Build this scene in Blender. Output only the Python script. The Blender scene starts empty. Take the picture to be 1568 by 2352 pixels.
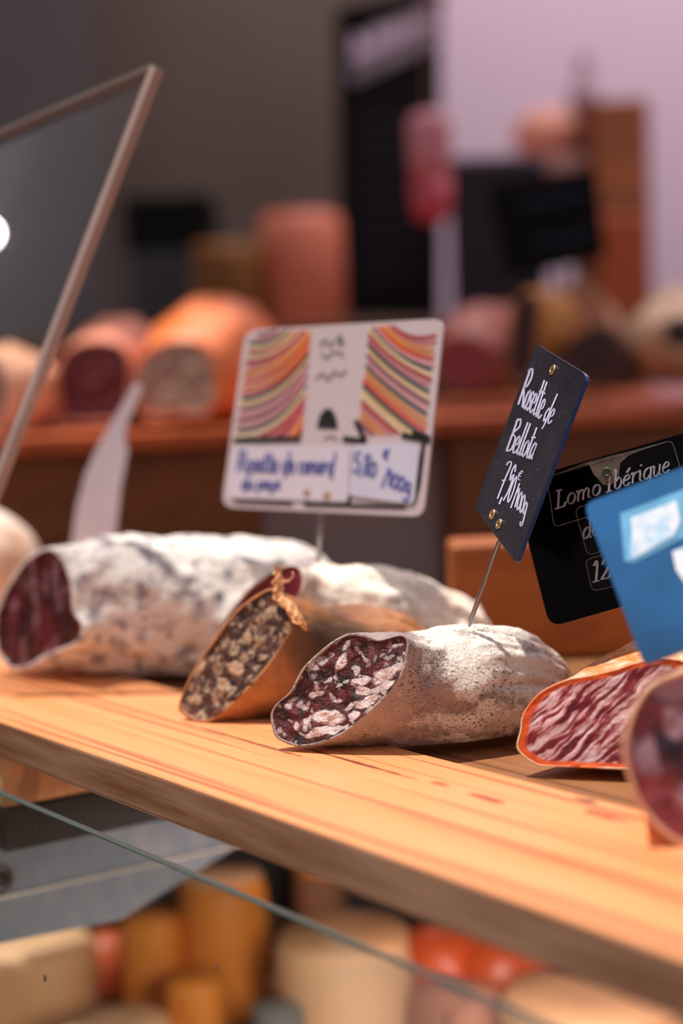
import bpy, bmesh, math, random
from mathutils import Vector, Matrix, noise
S = bpy.context.scene
COL = S.collection
R = math.radians
random.seed(4)
# ------------------------------------------------------------------ camera
H = 0.195; FPX = 4000.0; W0, H0 = 784.0, 1176.0
ROLL = R(2.0); PITCH = math.atan((1176-830)*math.cos(ROLL)/FPX)
F = Vector((0, math.cos(PITCH), -math.sin(PITCH)))
R0 = Vector((1, 0, 0)); U0 = R0.cross(F)
RX = (R0*math.cos(ROLL) - U0*math.sin(ROLL)).normalized()
UX = (R0*math.sin(ROLL) + U0*math.cos(ROLL)).normalized()
CP = Vector((0, 0, H))
cam = bpy.data.cameras.new('camera'); co = bpy.data.objects.new('camera', cam); COL.objects.link(co)
M = Matrix((RX, UX, -F)).transposed().to_4x4(); M.translation = CP
co.matrix_world = M
cam.sensor_fit = 'VERTICAL'; cam.sensor_height = 36; cam.sensor_width = 24
cam.lens = FPX/2352*36
cam.clip_start = 0.02
cam.dof.use_dof = True; cam.dof.focus_distance = 0.868; cam.dof.aperture_fstop = 2.8
S.camera = co
S.view_settings.view_transform = 'Standard'; S.view_settings.look = 'None'
S.view_settings.gamma = 1; S.view_settings.exposure = 0.0
# ------------------------------------------------------------------ light
SUN_DIR = Vector((-0.27, 0.07, 1.0)).normalized()
sun = bpy.data.lights.new('sun', 'SUN'); sun.energy = 5.1; sun.angle = R(1.2); sun.color = (1, .90, .80)
so = bpy.data.objects.new('sun', sun); COL.objects.link(so)
so.rotation_euler = SUN_DIR.to_track_quat('Z', 'Y').to_euler()
w = bpy.data.worlds.new('sky'); S.world = w; w.use_nodes = True
nt = w.node_tree; nt.nodes.clear()
def wn(t, **k):
    n = nt.nodes.new(t)
    for a, b in k.items(): setattr(n, a, b)
    return n
tc = wn('ShaderNodeTexCoord'); bg = wn('ShaderNodeBackground'); wo = wn('ShaderNodeOutputWorld')
sep = wn('ShaderNodeSeparateXYZ'); nt.links.new(tc.outputs['Generated'], sep.inputs[0])
vr = wn('ShaderNodeValToRGB'); nt.links.new(sep.outputs[2], vr.inputs[0])
e = vr.color_ramp.elements
e[0].position = 0.0; e[0].color = (.10, .08, .075, 1); e[1].position = 1.0; e[1].color = (.52, .50, .56, 1)
for p, c in ((.05, (.50, .42, .41, 1)), (.45, (.46, .42, .45, 1))):
    x = e.new(p); x.color = c
# small blue sky patch, added where the blue label mirrors it
def dotdir(v):
    n = wn('ShaderNodeVectorMath', operation='DOT_PRODUCT'); nt.links.new(tc.outputs['Generated'], n.inputs[0])
    n.inputs[1].default_value = v; return n.outputs['Value']
nBL = (-(F + RX*((1480-W0)/FPX) + UX*((H0-1300)/FPX))).normalized()+RX*(-.06)+UX*(.36); nBL.normalize()
rv = (F + RX*((1500-W0)/FPX) + UX*((H0-1120)/FPX)).normalized()
BLUE_DIR = (rv - nBL*(2*rv.dot(nBL))).normalized()
bm_ = wn('ShaderNodeMapRange', interpolation_type='SMOOTHSTEP'); nt.links.new(dotdir(BLUE_DIR), bm_.inputs[0])
bm_.inputs[1].default_value = math.cos(R(7.5)); bm_.inputs[2].default_value = math.cos(R(.5))
mx = wn('ShaderNodeMix', data_type='RGBA'); nt.links.new(bm_.outputs[0], mx.inputs[0]); nt.links.new(vr.outputs[0], mx.inputs[6])
mx.inputs[7].default_value = (.7, 1.9, 3.1, 1)
nt.links.new(mx.outputs[2], bg.inputs[0]); bg.inputs[1].default_value = .84
nt.links.new(bg.outputs[0], wo.inputs[0])
cl_ = bpy.data.lights.new('added_back_fill', 'AREA'); cl_.shape = 'RECTANGLE'; cl_.size = 2.2; cl_.size_y = .25; cl_.energy = 50; cl_.color = (1, .86, .84)  # added unseen fill light that brightens the background
clo = bpy.data.objects.new('added_back_fill', cl_); COL.objects.link(clo); clo.location = (.7, 2.75, 2.44)
clo.rotation_euler = Vector((-.1, -.35, 1)).to_track_quat('Z', 'Y').to_euler()
# ------------------------------------------------------------------ helpers
def ray(px, py): return (F + RX*((px-W0)/FPX) + UX*((H0-py)/FPX))
def P(px, py, d): return CP + ray(px, py)*d
def G(px, py, z=0.0):
    r = ray(px, py); return CP + r*((z-H)/r.z)
def onplane(px, py, o, n):
    r = ray(px, py); return CP + r*((o-CP).dot(n)/r.dot(n))
def lin(c):
    return tuple((x/255/12.92 if x/255 <= .04045 else ((x/255+.055)/1.055)**2.4) for x in c)+(1,)
def obj(name, verts, faces, mat=None, parent=None, smooth=True, solidify=0, bevel=0):
    me = bpy.data.meshes.new(name); me.from_pydata([tuple(v) for v in verts], [], faces); me.update()
    o = bpy.data.objects.new(name, me); COL.objects.link(o)
    if mat: me.materials.append(mat)
    if smooth: me.polygons.foreach_set('use_smooth', [True]*len(me.polygons))
    if parent:
        o.parent = parent; o.matrix_parent_inverse = parent.matrix_world.inverted()
    if bevel:
        b = o.modifiers.new('bevel', 'BEVEL'); b.width = bevel; b.segments = 3; b.limit_method = 'ANGLE'
    return o
def tag(o, label, cat, group=None, kind=None):
    if label: o['label'] = label
    if cat: o['category'] = cat
    if group: o['group'] = group
    if kind: o['kind'] = kind
    return o
def struct(o): o['kind'] = 'structure'; return o
def empty(name, loc, label, cat, group=None):
    o = bpy.data.objects.new(name, None); COL.objects.link(o); o.location = loc; o.empty_display_size = .02
    o.matrix_world = Matrix.Translation(loc)
    return tag(o, label, cat, group)
def boxgeo(o, ax, ay, az):
    """box from corner o spanned by three vectors"""
    v = [o, o+ax, o+ax+ay, o+ay, o+az, o+ax+az, o+ax+ay+az, o+ay+az]
    f = [(0,3,2,1),(4,5,6,7),(0,1,5,4),(1,2,6,5),(2,3,7,6),(3,0,4,7)]
    if ax.cross(ay).dot(az) < 0: f = [t[::-1] for t in f]
    return v, f
def box(name, o, ax, ay, az, mat, parent=None, bevel=.002):
    v, f = boxgeo(o, ax, ay, az); return obj(name, v, f, mat, parent, smooth=False, bevel=bevel)
def tube(name, pts, r, mat, parent=None, n=12, radii=None):
    V = []; Fc = []
    for i, p in enumerate(pts):
        a = pts[max(i-1, 0)]; b = pts[min(i+1, len(pts)-1)]; t = (b-a).normalized()
        s = t.cross(Vector((0.13, .21, 1))).normalized(); u = s.cross(t)
        rr = radii[i] if radii else r
        for k in range(n):
            an = 2*math.pi*k/n; V.append(p+s*rr*math.cos(an)+u*rr*math.sin(an))
    for i in range(len(pts)-1):
        for k in range(n):
            Fc.append((i*n+k, i*n+(k+1) % n, (i+1)*n+(k+1) % n, (i+1)*n+k))
    Fc.append(tuple(range(n))[::-1]); Fc.append(tuple(range((len(pts)-1)*n, len(pts)*n)))
    return obj(name, V, Fc, mat, parent)
def torus(name, c, n, R1, r1, mat, parent=None, seg=24, sec=10):
    n = n.normalized(); a = n.cross(Vector((0.3, 0.1, 1))).normalized(); b = n.cross(a)
    V = []; Fc = []
    for i in range(seg):
        t = 2*math.pi*i/seg; d = a*math.cos(t)+b*math.sin(t)
        for j in range(sec):
            s = 2*math.pi*j/sec; V.append(c+d*(R1+r1*math.cos(s))+n*r1*math.sin(s))
            Fc.append((i*sec+j, ((i+1) % seg)*sec+j, ((i+1) % seg)*sec+(j+1) % sec, i*sec+(j+1) % sec))
    return obj(name, V, Fc, mat, parent)
def catmull(P_, n=6, closed=False):
    out = []; L = len(P_)
    rng = range(L) if closed else range(L-1)
    for i in rng:
        if closed: a, b, c, d = (P_[(i+k-1) % L] for k in range(4))
        else: a, b, c, d = P_[max(i-1, 0)], P_[i], P_[i+1], P_[min(i+2, L-1)]
        for s in range(n):
            t = s/n
            out.append((b*2+(c-a)*t+(a*2-b*5+c*4-d)*t*t+(b*3-a-c*3+d)*t*t*t)*.5)
    if not closed: out.append(P_[-1])
    return out
# ------------------------------------------------------------------ materials
class Mat:
    def __init__(s, name):
        s.m = bpy.data.materials.new(name); s.m.use_nodes = True; s.t = s.m.node_tree
        s.b = s.t.nodes['Principled BSDF']; s.tc = s.t.nodes.new('ShaderNodeTexCoord')
    def n(s, t, **k):
        x = s.t.nodes.new(t)
        for a, b in k.items(): setattr(x, a, b)
        return x
    def l(s, a, b): s.t.links.new(a, b)
    def coord(s, scale=(1,1,1), rot=(0,0,0), loc=(0,0,0), src='Object'):
        mp = s.n('ShaderNodeMapping'); s.l(s.tc.outputs[src], mp.inputs[0])
        mp.inputs['Scale'].default_value = scale; mp.inputs['Rotation'].default_value = rot; mp.inputs['Location'].default_value = loc
        return mp.outputs[0]
    def noise(s, scale, detail=4, rough=.55, co=None, dist=0):
        x = s.n('ShaderNodeTexNoise'); s.l(co or s.tc.outputs['Object'], x.inputs['Vector'])
        x.inputs['Scale'].default_value = scale; x.inputs['Detail'].default_value = detail
        x.inputs['Roughness'].default_value = rough; x.inputs['Distortion'].default_value = dist
        return x.outputs['Fac']
    def ramp(s, f, pts, interp='LINEAR'):
        x = s.n('ShaderNodeValToRGB'); s.l(f, x.inputs[0]); r = x.color_ramp; r.interpolation = interp
        while len(r.elements) < len(pts): r.elements.new(.5)
        for el, (p, c) in zip(r.elements, pts):
            el.position = p; el.color = c if isinstance(c, tuple) and len(c) == 4 else ((c, c, c, 1) if not isinstance(c, tuple) else lin(c))
        return x.outputs[0]
    def mix(s, f, a, b, mode='MIX'):
        x = s.n('ShaderNodeMix', data_type='RGBA', blend_type=mode)
        for v, i in ((f, 0), (a, 6), (b, 7)):
            if isinstance(v, (int, float)): x.inputs[i].default_value = v
            elif isinstance(v, tuple): x.inputs[i].default_value = v if len(v) == 4 else lin(v)
            else: s.l(v, x.inputs[i])
        return x.outputs[2]
    def math(s, op, a, b=None, c=None):
        x = s.n('ShaderNodeMath', operation=op)
        for i, v in enumerate((a, b, c)):
            if v is None: continue
            if isinstance(v, (int, float)): x.inputs[i].default_value = v
            else: s.l(v, x.inputs[i])
        return x.outputs[0]
    def attr(s, name):
        x = s.n('ShaderNodeAttribute'); x.attribute_name = name; return x.outputs['Fac']
    def bump(s, h, strength=.4, dist=.002):
        x = s.n('ShaderNodeBump'); s.l(h, x.inputs['Height']); x.inputs['Strength'].default_value = strength
        x.inputs['Distance'].default_value = dist; s.l(x.outputs[0], s.b.inputs['Normal']); return x
    def col(s, c):
        if isinstance(c, tuple): s.b.inputs['Base Color'].default_value = c if len(c) == 4 else lin(c)
        else: s.l(c, s.b.inputs['Base Color'])
    def rough(s, r):
        if isinstance(r, (int, float)): s.b.inputs['Roughness'].default_value = r
        else: s.l(r, s.b.inputs['Roughness'])
def plain(name, c, rough=.6, metal=0, vary=.08, scale=30, spec=None, coat=0):
    m = Mat(name); f = m.noise(scale, 3)
    cl = lin(c); a = tuple(x*(1-vary) for x in cl[:3])+(1,); b = tuple(min(x*(1+vary), 1) for x in cl[:3])+(1,)
    m.col(m.ramp(f, [(.3, a), (.7, b)])); m.rough(rough); m.b.inputs['Metallic'].default_value = metal
    if spec is not None: m.b.inputs['Specular IOR Level'].default_value = spec
    if coat: m.b.inputs['Coat Weight'].default_value = coat; m.b.inputs['Coat Roughness'].default_value = .05
    return m.m
def wood(name, light, mid, dark, lines=1.0, rough=.45, grain=1.0, coat=0.0):
    """planks whose length runs along local X"""
    m = Mat(name)
    co = m.coord((1.2*grain, 26*grain, 26*grain)); big = m.noise(1.6, 5, .6, co, .6)
    c = m.ramp(big, [(.3, mid), (.5, light), (.72, light)])
    co2 = m.coord((.9*grain, 75*grain, 30*grain), loc=(3, 1, 2)); st = m.noise(1.3, 3, .5, co2, .3)
    sm = m.ramp(st, [(.55, 0.0), (.61, 1.0)])
    c = m.mix(m.math('MULTIPLY', sm, .75*lines), c, dark)
    co3 = m.coord((6*grain, 300*grain, 300*grain)); fi = m.noise(1.0, 3, .7, co3)
    c = m.mix(m.ramp(fi, [(.35, .28), (.6, 0.0)]), c, mid)
    m.col(c); m.rough(rough); m.bump(fi, .25, .0006)
    m.b.inputs['Coat Weight'].default_value = coat; m.b.inputs['Coat Roughness'].default_value = .25
    return m
# board, with reddish knots
UDIR = None
def glassy(name, tint, refl=.06):
    m = Mat(name); t = m.n('ShaderNodeBsdfTransparent'); t.inputs[0].default_value = tint
    g = m.n('ShaderNodeBsdfGlossy'); g.inputs['Roughness'].default_value = .03; g.inputs[0].default_value = (.9,.95,1,1)
    fr = m.n('ShaderNodeFresnel'); fr.inputs[0].default_value = 1.3
    f = m.math('ADD', m.math('MULTIPLY', fr.outputs[0], .3), refl)
    x = m.n('ShaderNodeMixShader'); m.l(f, x.inputs[0]); m.l(t.outputs[0], x.inputs[1]); m.l(g.outputs[0], x.inputs[2])
    m.l(x.outputs[0], m.t.nodes['Material Output'].inputs[0]); return m.m
steel = plain('brushed_steel', (150, 150, 158), .28, 1, .1, 80)
brass = plain('brass', (214, 184, 140), .3, 1, .1, 90)
# ------------------------------------------------------------------ setting: wooden display
VX = -808/.38  # vanishing point column of the boards
vp = ray(-2100, 931); UD = Vector((vp.x, vp.y, 0)).normalized()      # along the boards, away to the left
VD = Vector((-UD.y, UD.x, 0)); VD = VD if VD.y > 0 else -VD           # across the boards, away from the viewer
g0 = G(784, 1926); g1 = G(784, 1681)
BW = (g1-g0).dot(VD)
def W(u, v, z): return Vector((g0.x, g0.y, 0)) + UD*u + VD*v + Vector((0, 0, z))
def local_box(name, u0, u1, v0, v1, z0, z1, mat, parent=None, bevel=.002):
    """box in the boards' frame, its local X along the boards"""
    me_v, f = boxgeo(Vector((u0, -v1, z0)), Vector((u1-u0, 0, 0)), Vector((0, v1-v0, 0)), Vector((0, 0, z1-z0)))
    o = obj(name, me_v, f, mat, None, smooth=False, bevel=bevel)
    mw = Matrix((UD, -VD, Vector((0, 0, 1)))).transposed().to_4x4(); mw.translation = (g0.x, g0.y, 0)
    if parent:
        o.parent = parent
    o.matrix_world = mw
    return o
bw = wood('board_pine', (238, 162, 108), (226, 138, 80), (140, 60, 38), .95, .45, coat=.1)
# long reddish grain line near the salamis and knots, in board space
def knots(m, spots):
    c = m.b.inputs['Base Color'].links[0].from_socket
    for (cx, cy, sx, sy, colr, k) in spots:
        mp = m.n('ShaderNodeMapping'); m.l(m.tc.outputs['Object'], mp.inputs[0])
        mp.inputs['Location'].default_value = (-cx/sx, -cy/sy, 0); mp.inputs['Scale'].default_value = (1/sx, 1/sy, 0.01)
        ln = m.n('ShaderNodeVectorMath', operation='LENGTH'); m.l(mp.outputs[0], ln.inputs[0])
        d = m.math('ADD', ln.outputs['Value'], m.math('MULTIPLY', m.noise(90, 2), .8))
        f = m.math('MULTIPLY', m.ramp(d, [(.75, 1.0), (1.0, 0.35), (1.3 if False else 1.0, 0.0)]), k)
        c = m.mix(f, c, colr)
    m.col(c)
def buv(px, py):
    p = G(px, py)-Vector((g0.x, g0.y, 0)); return p.dot(UD), -p.dot(VD)
sp = []
for px, py, sx, sy, cl, k in ((1118,1834,.020,.006,(150,58,46),.9),(1385,1872,.024,.007,(176,74,52),.9),(1010,1800,.012,.005,(150,60,40),.7),
                              (1345,1838,.016,.005,(84,52,44),.9),(280,1590,.02,.006,(180,84,40),.7),(820,1752,.09,.0028,(120,40,28),.9),(560,1700,.10,.003,(130,60,40),.8)):
    a, b = buv(px, py); sp.append((a, b, sx, sy, cl, k))
knots(bw, sp)
# the sawn front edge is coloured a darker, blotchy grey-brown
sy = bw.n('ShaderNodeSeparateXYZ'); bw.l(bw.tc.outputs['Object'], sy.inputs[0])
em = bw.math('GREATER_THAN', sy.outputs[1], -.0004)
ec = bw.mix(bw.ramp(bw.noise(1.0, 4, .6, bw.coord((7, 60, 90))), [(.35, 0.0), (.65, 1.0)]), (124, 78, 50), (172, 132, 104))
bw.col(bw.mix(em, bw.b.inputs['Base Color'].links[0].from_socket, ec))
board = tag(local_box('wooden_board', -.36, .62, 0, BW, -.022, 0, bw.m, bevel=.0022), 'long honey-coloured pine board in front, sausages lying on it', 'board')
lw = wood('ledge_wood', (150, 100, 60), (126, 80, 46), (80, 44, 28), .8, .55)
YL = 1.485
def vl(u): return (YL-g0.y-u*UD.y)/VD.y
lb = BW+.002; uc = (YL-g0.y-.66*VD.y)/UD.y
lp = [(-.42, lb), (.74, lb), (.74, vl(.74)), (uc, .66), (-.42, .66)]
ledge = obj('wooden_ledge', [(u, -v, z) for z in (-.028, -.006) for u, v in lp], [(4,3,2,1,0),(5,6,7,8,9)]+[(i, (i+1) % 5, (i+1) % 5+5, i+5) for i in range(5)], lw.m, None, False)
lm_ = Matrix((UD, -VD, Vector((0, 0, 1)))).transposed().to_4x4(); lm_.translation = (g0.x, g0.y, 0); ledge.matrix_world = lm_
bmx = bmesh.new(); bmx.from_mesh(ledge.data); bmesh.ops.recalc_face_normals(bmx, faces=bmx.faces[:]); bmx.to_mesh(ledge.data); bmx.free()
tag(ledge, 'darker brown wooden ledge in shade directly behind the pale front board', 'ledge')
# ------------------------------------------------------------------ display case below
case = empty('display_case', W(0, .05, -.42), 'glass-fronted display case under the pine board, metal bracket inside', 'display case')
alu = Mat('case_aluminium'); alu.col(alu.mix(alu.ramp(alu.noise(6, 3, .5, alu.coord((.5, 30, 8))), [(.35, .0), (.65, .6)]), (104, 112, 126), (130, 128, 138)))
alu.rough(.6); alu.b.inputs['Metallic'].default_value = .1
gedge = Mat('glass_edge'); gedge.col((54, 88, 90)); gedge.rough(.25); gedge.b.inputs['Coat Weight'].default_value = .5
glass = glassy('pane_glass', (.88, .94, .93, 1), .005)
pz = -.036; pg = G(0, 1825, pz); pv = (pg-Vector((g0.x, g0.y, 0))).dot(VD)
def paneface(name, v, mat):
    return obj(name, [W(-.40, v, pz-.42), W(.6, v, pz-.42), W(.6, v, pz), W(-.40, v, pz)], [(0, 1, 2, 3)], mat, case, smooth=False)
local_box('front_pane', -.40, .6, pv, pv+.0042, pz-.42, pz-.0004, glass, case, 0)
local_box('pane_edge', -.40, .6, pv, pv+.0042, pz-.0004, pz+.0004, gedge.m, case, .0002)
dirt = plain('dried_dirt', (70, 55, 45), .8)
for k, (px, py, rr) in enumerate(((104, 2246, .0016), (497, 2222, .0009), (85, 1905, .0005), (420, 2300, .0005))):
    c = onplane(px, py, W(0, pv-.0003, 0), VD)
    V = [c+(UD*math.cos(t)*rr*(1+.2*math.sin(3*t))+Vector((0,0,1))*math.sin(t)*rr*1.3) - VD*(.0003) for t in [2*math.pi*i/14 for i in range(14)]]
    V2 = [v+VD*.0003 for v in V]
    o = obj('dirt_spot', V+V2, [tuple(range(14)), tuple(range(27, 13, -1))]+[(i, i+14, (i+1) % 14+14, (i+1) % 14) for i in range(14)], dirt, case)
# bracket running across under the boards
bz = -.118
b0 = G(-60, 2073, bz); vb = (b0-W(0,0,0)); ub = vb.dot(UD); v0 = vb.dot(VD)
b1 = G(560, 1941, bz); v1 = (b1-W(0,0,0)).dot(VD)
v0 = min(v0, pv+.012) if v0 > pv+.012 else pv+.012
zt = .195-(1073)*0.0
up_z = bz+.046
def brk(v, du, z): return W(ub+du, v, z)
# web facing the viewer, top chamfered where it meets the board; lower flange folded outwards
prof = [(0, up_z), (.0, bz+.0016), (-.0035, bz), (.006, bz-.030), (.009, bz-.030), (.003, bz), (.003, up_z)]
va, vbk = v0-.02, v0+.50
bp_o = W(ub, 0, 0)
qa = onplane(275, 2112, bp_o, UD)-W(0,0,0); qe = onplane(548, 1944, bp_o, UD)-W(0,0,0); qt = onplane(0, 1910, bp_o, UD); up_z = qt.z
fz = onplane(0, 2160, bp_o, UD).z
V = []; n_ = 7
for v, zf in ((va, fz), (qa.dot(VD), qa.z), (qe.dot(VD), bz-.0006), (vbk, bz-.0006)):
    for du, z in ((0, up_z), (0, bz+.0016), (-.0035, bz), (-.001, zf), (.002, zf), (.003, bz), (.003, up_z)): V.append(brk(v, du, z))
Fc = []
for i in range(3):
    for k in range(n_): Fc.append((i*n_+k, i*n_+(k+1) % n_, (i+1)*n_+(k+1) % n_, (i+1)*n_+k))
Fc.append(tuple(range(n_))[::-1]); Fc.append(tuple(range(3*n_, 4*n_)))
obj('bracket', V, Fc, alu.m, case, smooth=False)
obj('bracket_ridge', *(lambda a: (a, [(0,1,2,3),(7,6,5,4),(0,4,5,1),(1,5,6,2),(2,6,7,3),(3,7,4,0)]))([brk(va,-.004,bz-.0008), brk(v1,-.004,bz-.0008), brk(v1,-.004,bz+.001), brk(va,-.004,bz+.001), brk(va,-.001,bz-.0008), brk(v1,-.001,bz-.0008), brk(v1,-.001,bz+.001), brk(va,-.001,bz+.001)]), plain('ridge_metal', (215, 205, 195), .3, .6), case, smooth=False)
sc = onplane(-2, 2018, brk(0, -.002, 0), UD)
dk = plain('dark_steel', (70, 64, 66), .35, .8)
def disc(name, c, n, r, h, mat, parent, seg=28):
    n = n.normalized(); a = n.cross(Vector((.2, .1, 1))).normalized(); b = n.cross(a); V = []
    for rr, hh in ((r, 0), (r, h*.6), (r*.85, h), (r*.45, h), (r*.4, h*.3)):
        for i in range(seg):
            t = 2*math.pi*i/seg; V.append(c+a*rr*math.cos(t)+b*rr*math.sin(t)+n*hh)
    Fc = [(k*seg+i, k*seg+(i+1) % seg, (k+1)*seg+(i+1) % seg, (k+1)*seg+i) for k in range(4) for i in range(seg)]
    Fc.append(tuple(range(4*seg, 5*seg)))
    return obj(name, V, Fc, mat, parent)
disc('screw', sc, -UD, .0085, .003, dk, case)
darkm = plain('case_shade_dark', (26, 24, 26), .7)
# wooden cross beam and a dark strip painted as shade above the bracket
wb = wood('beam_wood', (214, 164, 116), (190, 136, 92), (120, 74, 48), .7)
def crossbox(name, pa, pb, z0, z1, d, mat, parent):
    """bar across the boards seen from its left side; pa = pixel on its lower edge"""
    g = G(pa, pb, z0); q = g-W(0,0,0); u = q.dot(UD); v = q.dot(VD)
    v_a = max(pv+.015, v-.05)
    o = boxgeo(W(u, v_a, z0), UD*(-d), VD*.40, Vector((0, 0, z1-z0)))
    return obj(name, o[0], o[1], mat, parent, smooth=False, bevel=.001)
crossbox('cross_beam', 0, 1826, -.052, -.0225, .03, wb.m, case)
crossbox('underside_shade', 0, 1905, -.078, -.053, .05, darkm, case)
CZ = -.34
cfl = [W(-.40, pv+.03, 0), W(.6, pv+.03, 0)]; YB = 1.50
cfp = [(cfl[0].x, cfl[0].y), (cfl[0].x+.25, YB), (cfl[1].x-.3, YB), (cfl[1].x, cfl[1].y)]
obj('case_floor', [(x, y, z) for z in (CZ-.02, CZ) for x, y in cfp], [(0,1,2,3),(7,6,5,4),(0,4,5,1),(1,5,6,2),(2,6,7,3),(3,7,4,0)], plain('case_floor_paint', (120, 88, 68), .6), case, False)
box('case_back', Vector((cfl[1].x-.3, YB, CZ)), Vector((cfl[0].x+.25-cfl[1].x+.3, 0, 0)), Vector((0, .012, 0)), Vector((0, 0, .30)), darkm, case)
# ------------------------------------------------------------------ sausages
def pip(c, p):  # helper: crop pixel to frame pixel
    return (c[0]+p[0]/c[2], c[1]+p[1]/c[2])
C2 = (380, 1260, 2.529); C3 = (900, 1350, 2.347); C1 = (0, 1180, 2.24)
def interp_ring(outline, c0, side, up, N):
    """resample a closed outline at N equal angles as seen along the sausage"""
    pts = catmull(outline, 8, True); an = []
    for p in pts:
        d = p-c0; an.append((math.atan2(d.dot(up), d.dot(side)) % (2*math.pi), p))
    an.sort(key=lambda t: t[0]); res = []
    k = 0
    for i in range(N):
        t = 2*math.pi*i/N
        j = 0
        lo = hi = None
        for a in range(len(an)):
            if an[a][0] >= t: hi = a; break
        if hi is None: hi = 0
        lo = hi-1
        ta, pa = an[lo]; tb, pb = an[hi]
        if lo < 0 or hi == 0: ta = an[-1][0]-2*math.pi if t < an[0][0] else an[-1][0]; tb = an[0][0] if t < an[0][0] else an[0][0]+2*math.pi; pa = an[-1][1]; pb = an[0][1]
        f = (t-ta)/max(tb-ta, 1e-6)
        res.append(pa.lerp(pb, min(max(f, 0), 1)))
    return res
def smooth_ring(r, k=2):
    for _ in range(k):
        n = len(r); r = [(r[i-1]+r[i]*2+r[(i+1) % n])*.25 for i in range(n)]
    return r
def sausage(name, label, cat, outline, o, n, st, casing, meat, N=160, sub=16, creases=(), amp=.0008, rim=.0013, chunks=None,
            crop=None, rings=60, group=None, recess=.0008, paint=None, lip=None, tail=True, mold=.5, face_amp=.0007, seed=0):
    """outline: pixels of the cut; (o, n) the plane of the cut; st: stations (centre, radius towards viewer, radius up)"""
    n = n.normalized(); ol = [onplane(px, py, o, n) for px, py in outline]
    c0 = sum(ol, Vector())/len(ol)
    ax = (st[1][0]-st[0][0]).normalized()
    side0 = Vector((ax.y, -ax.x, 0)).normalized(); up0 = Vector((0, 0, 1))
    r0 = interp_ring(ol, c0, side0, up0, N); r0 = smooth_ring(r0)
    R_ = [r0]
    for i, (c, rs, ru) in enumerate(st):
        a = st[max(i-1, 0)][0]; b = st[min(i+1, len(st)-1)][0]; t = (b-a).normalized()
        sd = Vector((t.y, -t.x, 0)).normalized(); uu = t.cross(sd); uu = uu if uu.z > 0 else -uu
        ring = []
        for k in range(N):
            an = 2*math.pi*k/N; cc, ss = math.cos(an), math.sin(an)
            ring.append(c+sd*rs*cc+uu*ru*(ss if ss > 0 else (max(ss*1.08, -1) if True else ss)))
        R_.append(ring)
    # station-wise spline
    cols = [catmull([R_[j][k] for j in range(len(R_))], sub) for k in range(N)]
    L = len(cols[0]); V = []
    cen = [sum((cols[k][j] for k in range(0, N, 8)), Vector())/(N/8) for j in range(L)]
    for j in range(L):
        s = j/(L-1)
        for k in range(N):
            p = cols[k][j]; d = (p-cen[j]); r = d.length
            if r > 1e-6: d = d/r
            fade = min(1, j/6)
            h = noise.fractal(p*45+Vector((seed, 0, 0)), 1, 2, 4)*amp*2*fade
            h += noise.fractal(p*260, 1, 2, 3)*amp*.25*fade
            for (an, wd, dp, s0, s1) in creases:
                da = (k/N*2*math.pi-an-.25*math.sin(s*5+an)+math.pi) % (2*math.pi)-math.pi
                f = math.exp(-(da/wd)**2)*dp
                f *= max(0, min(1, (s-s0)/.15))*max(0, min(1, (s1-s)/.15))
                h += f
            q = p+d*h
            if q.z < 0.0002+(mold*0): q.z = 0.0002+ (q.z-.0002)*.02
            V.append(q)
    Fc = [(j*N+k, j*N+(k+1) % N, (j+1)*N+(k+1) % N, (j+1)*N+k) for j in range(L-1) for k in range(N)]
    Fc.append(tuple(range((L-1)*N, L*N)))
    nin = -n if (st[0][0]-c0).dot(n) < 0 else n   # pointing into the sausage
    # lip of the casing
    base = 0; ring0 = V[:N]; c0 = sum(ring0, Vector())/N
    if lip: 
        for k in range(N): V[k] = V[k] - nin*lip(k/N)
    i1 = len(V)
    for k in range(N):
        d = (c0-ring0[k]); V.append(ring0[k]+d.normalized()*rim - nin*((lip(k/N) if lip else 0)+.0002))
    i2 = len(V)
    for k in range(N):
        d = (c0-ring0[k]); V.append(ring0[k]+d.normalized()*rim*1.15 + nin*(recess*2.5))
    for a_, b_ in ((0, i1), (i1, i2)):
        Fc += [(b_+k, b_+(k+1) % N, a_+(k+1) % N, a_+k) for k in range(N)]
    zb = min(v.z for v in V)
    root = empty(name, Vector((c0.x, c0.y, zb)), label, cat, group)
    cas = obj('casing', V, Fc, casing, root)
    if paint:
        pv_ = []
        for q in V:
            rel = q-CP; dd = rel.dot(F); x = W0+rel.dot(RX)/dd*FPX; y = H0-rel.dot(UX)/dd*FPX
            x += noise.noise(q*70)*26; y += noise.noise(q*70+Vector((7,7,7)))*26; best = 0
            for (cx, cy, a, b, ang, br) in paint:
                dx, dy = x-cx, y-cy; ca, sa = math.cos(R(ang)), math.sin(R(ang))
                best = max(best, br*max(0, min(1, 1.5-math.hypot((dx*ca+dy*sa)/a, (-dx*sa+dy*ca)/b))))
            pv_.append(best)
        cas.data.attributes.new('paint', 'FLOAT', 'POINT').data.foreach_set('value', pv_)
    # the cut
    e1 = RX-n*RX.dot(n); e1.normalize()
    FV = []; fat = []; warp = []
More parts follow.
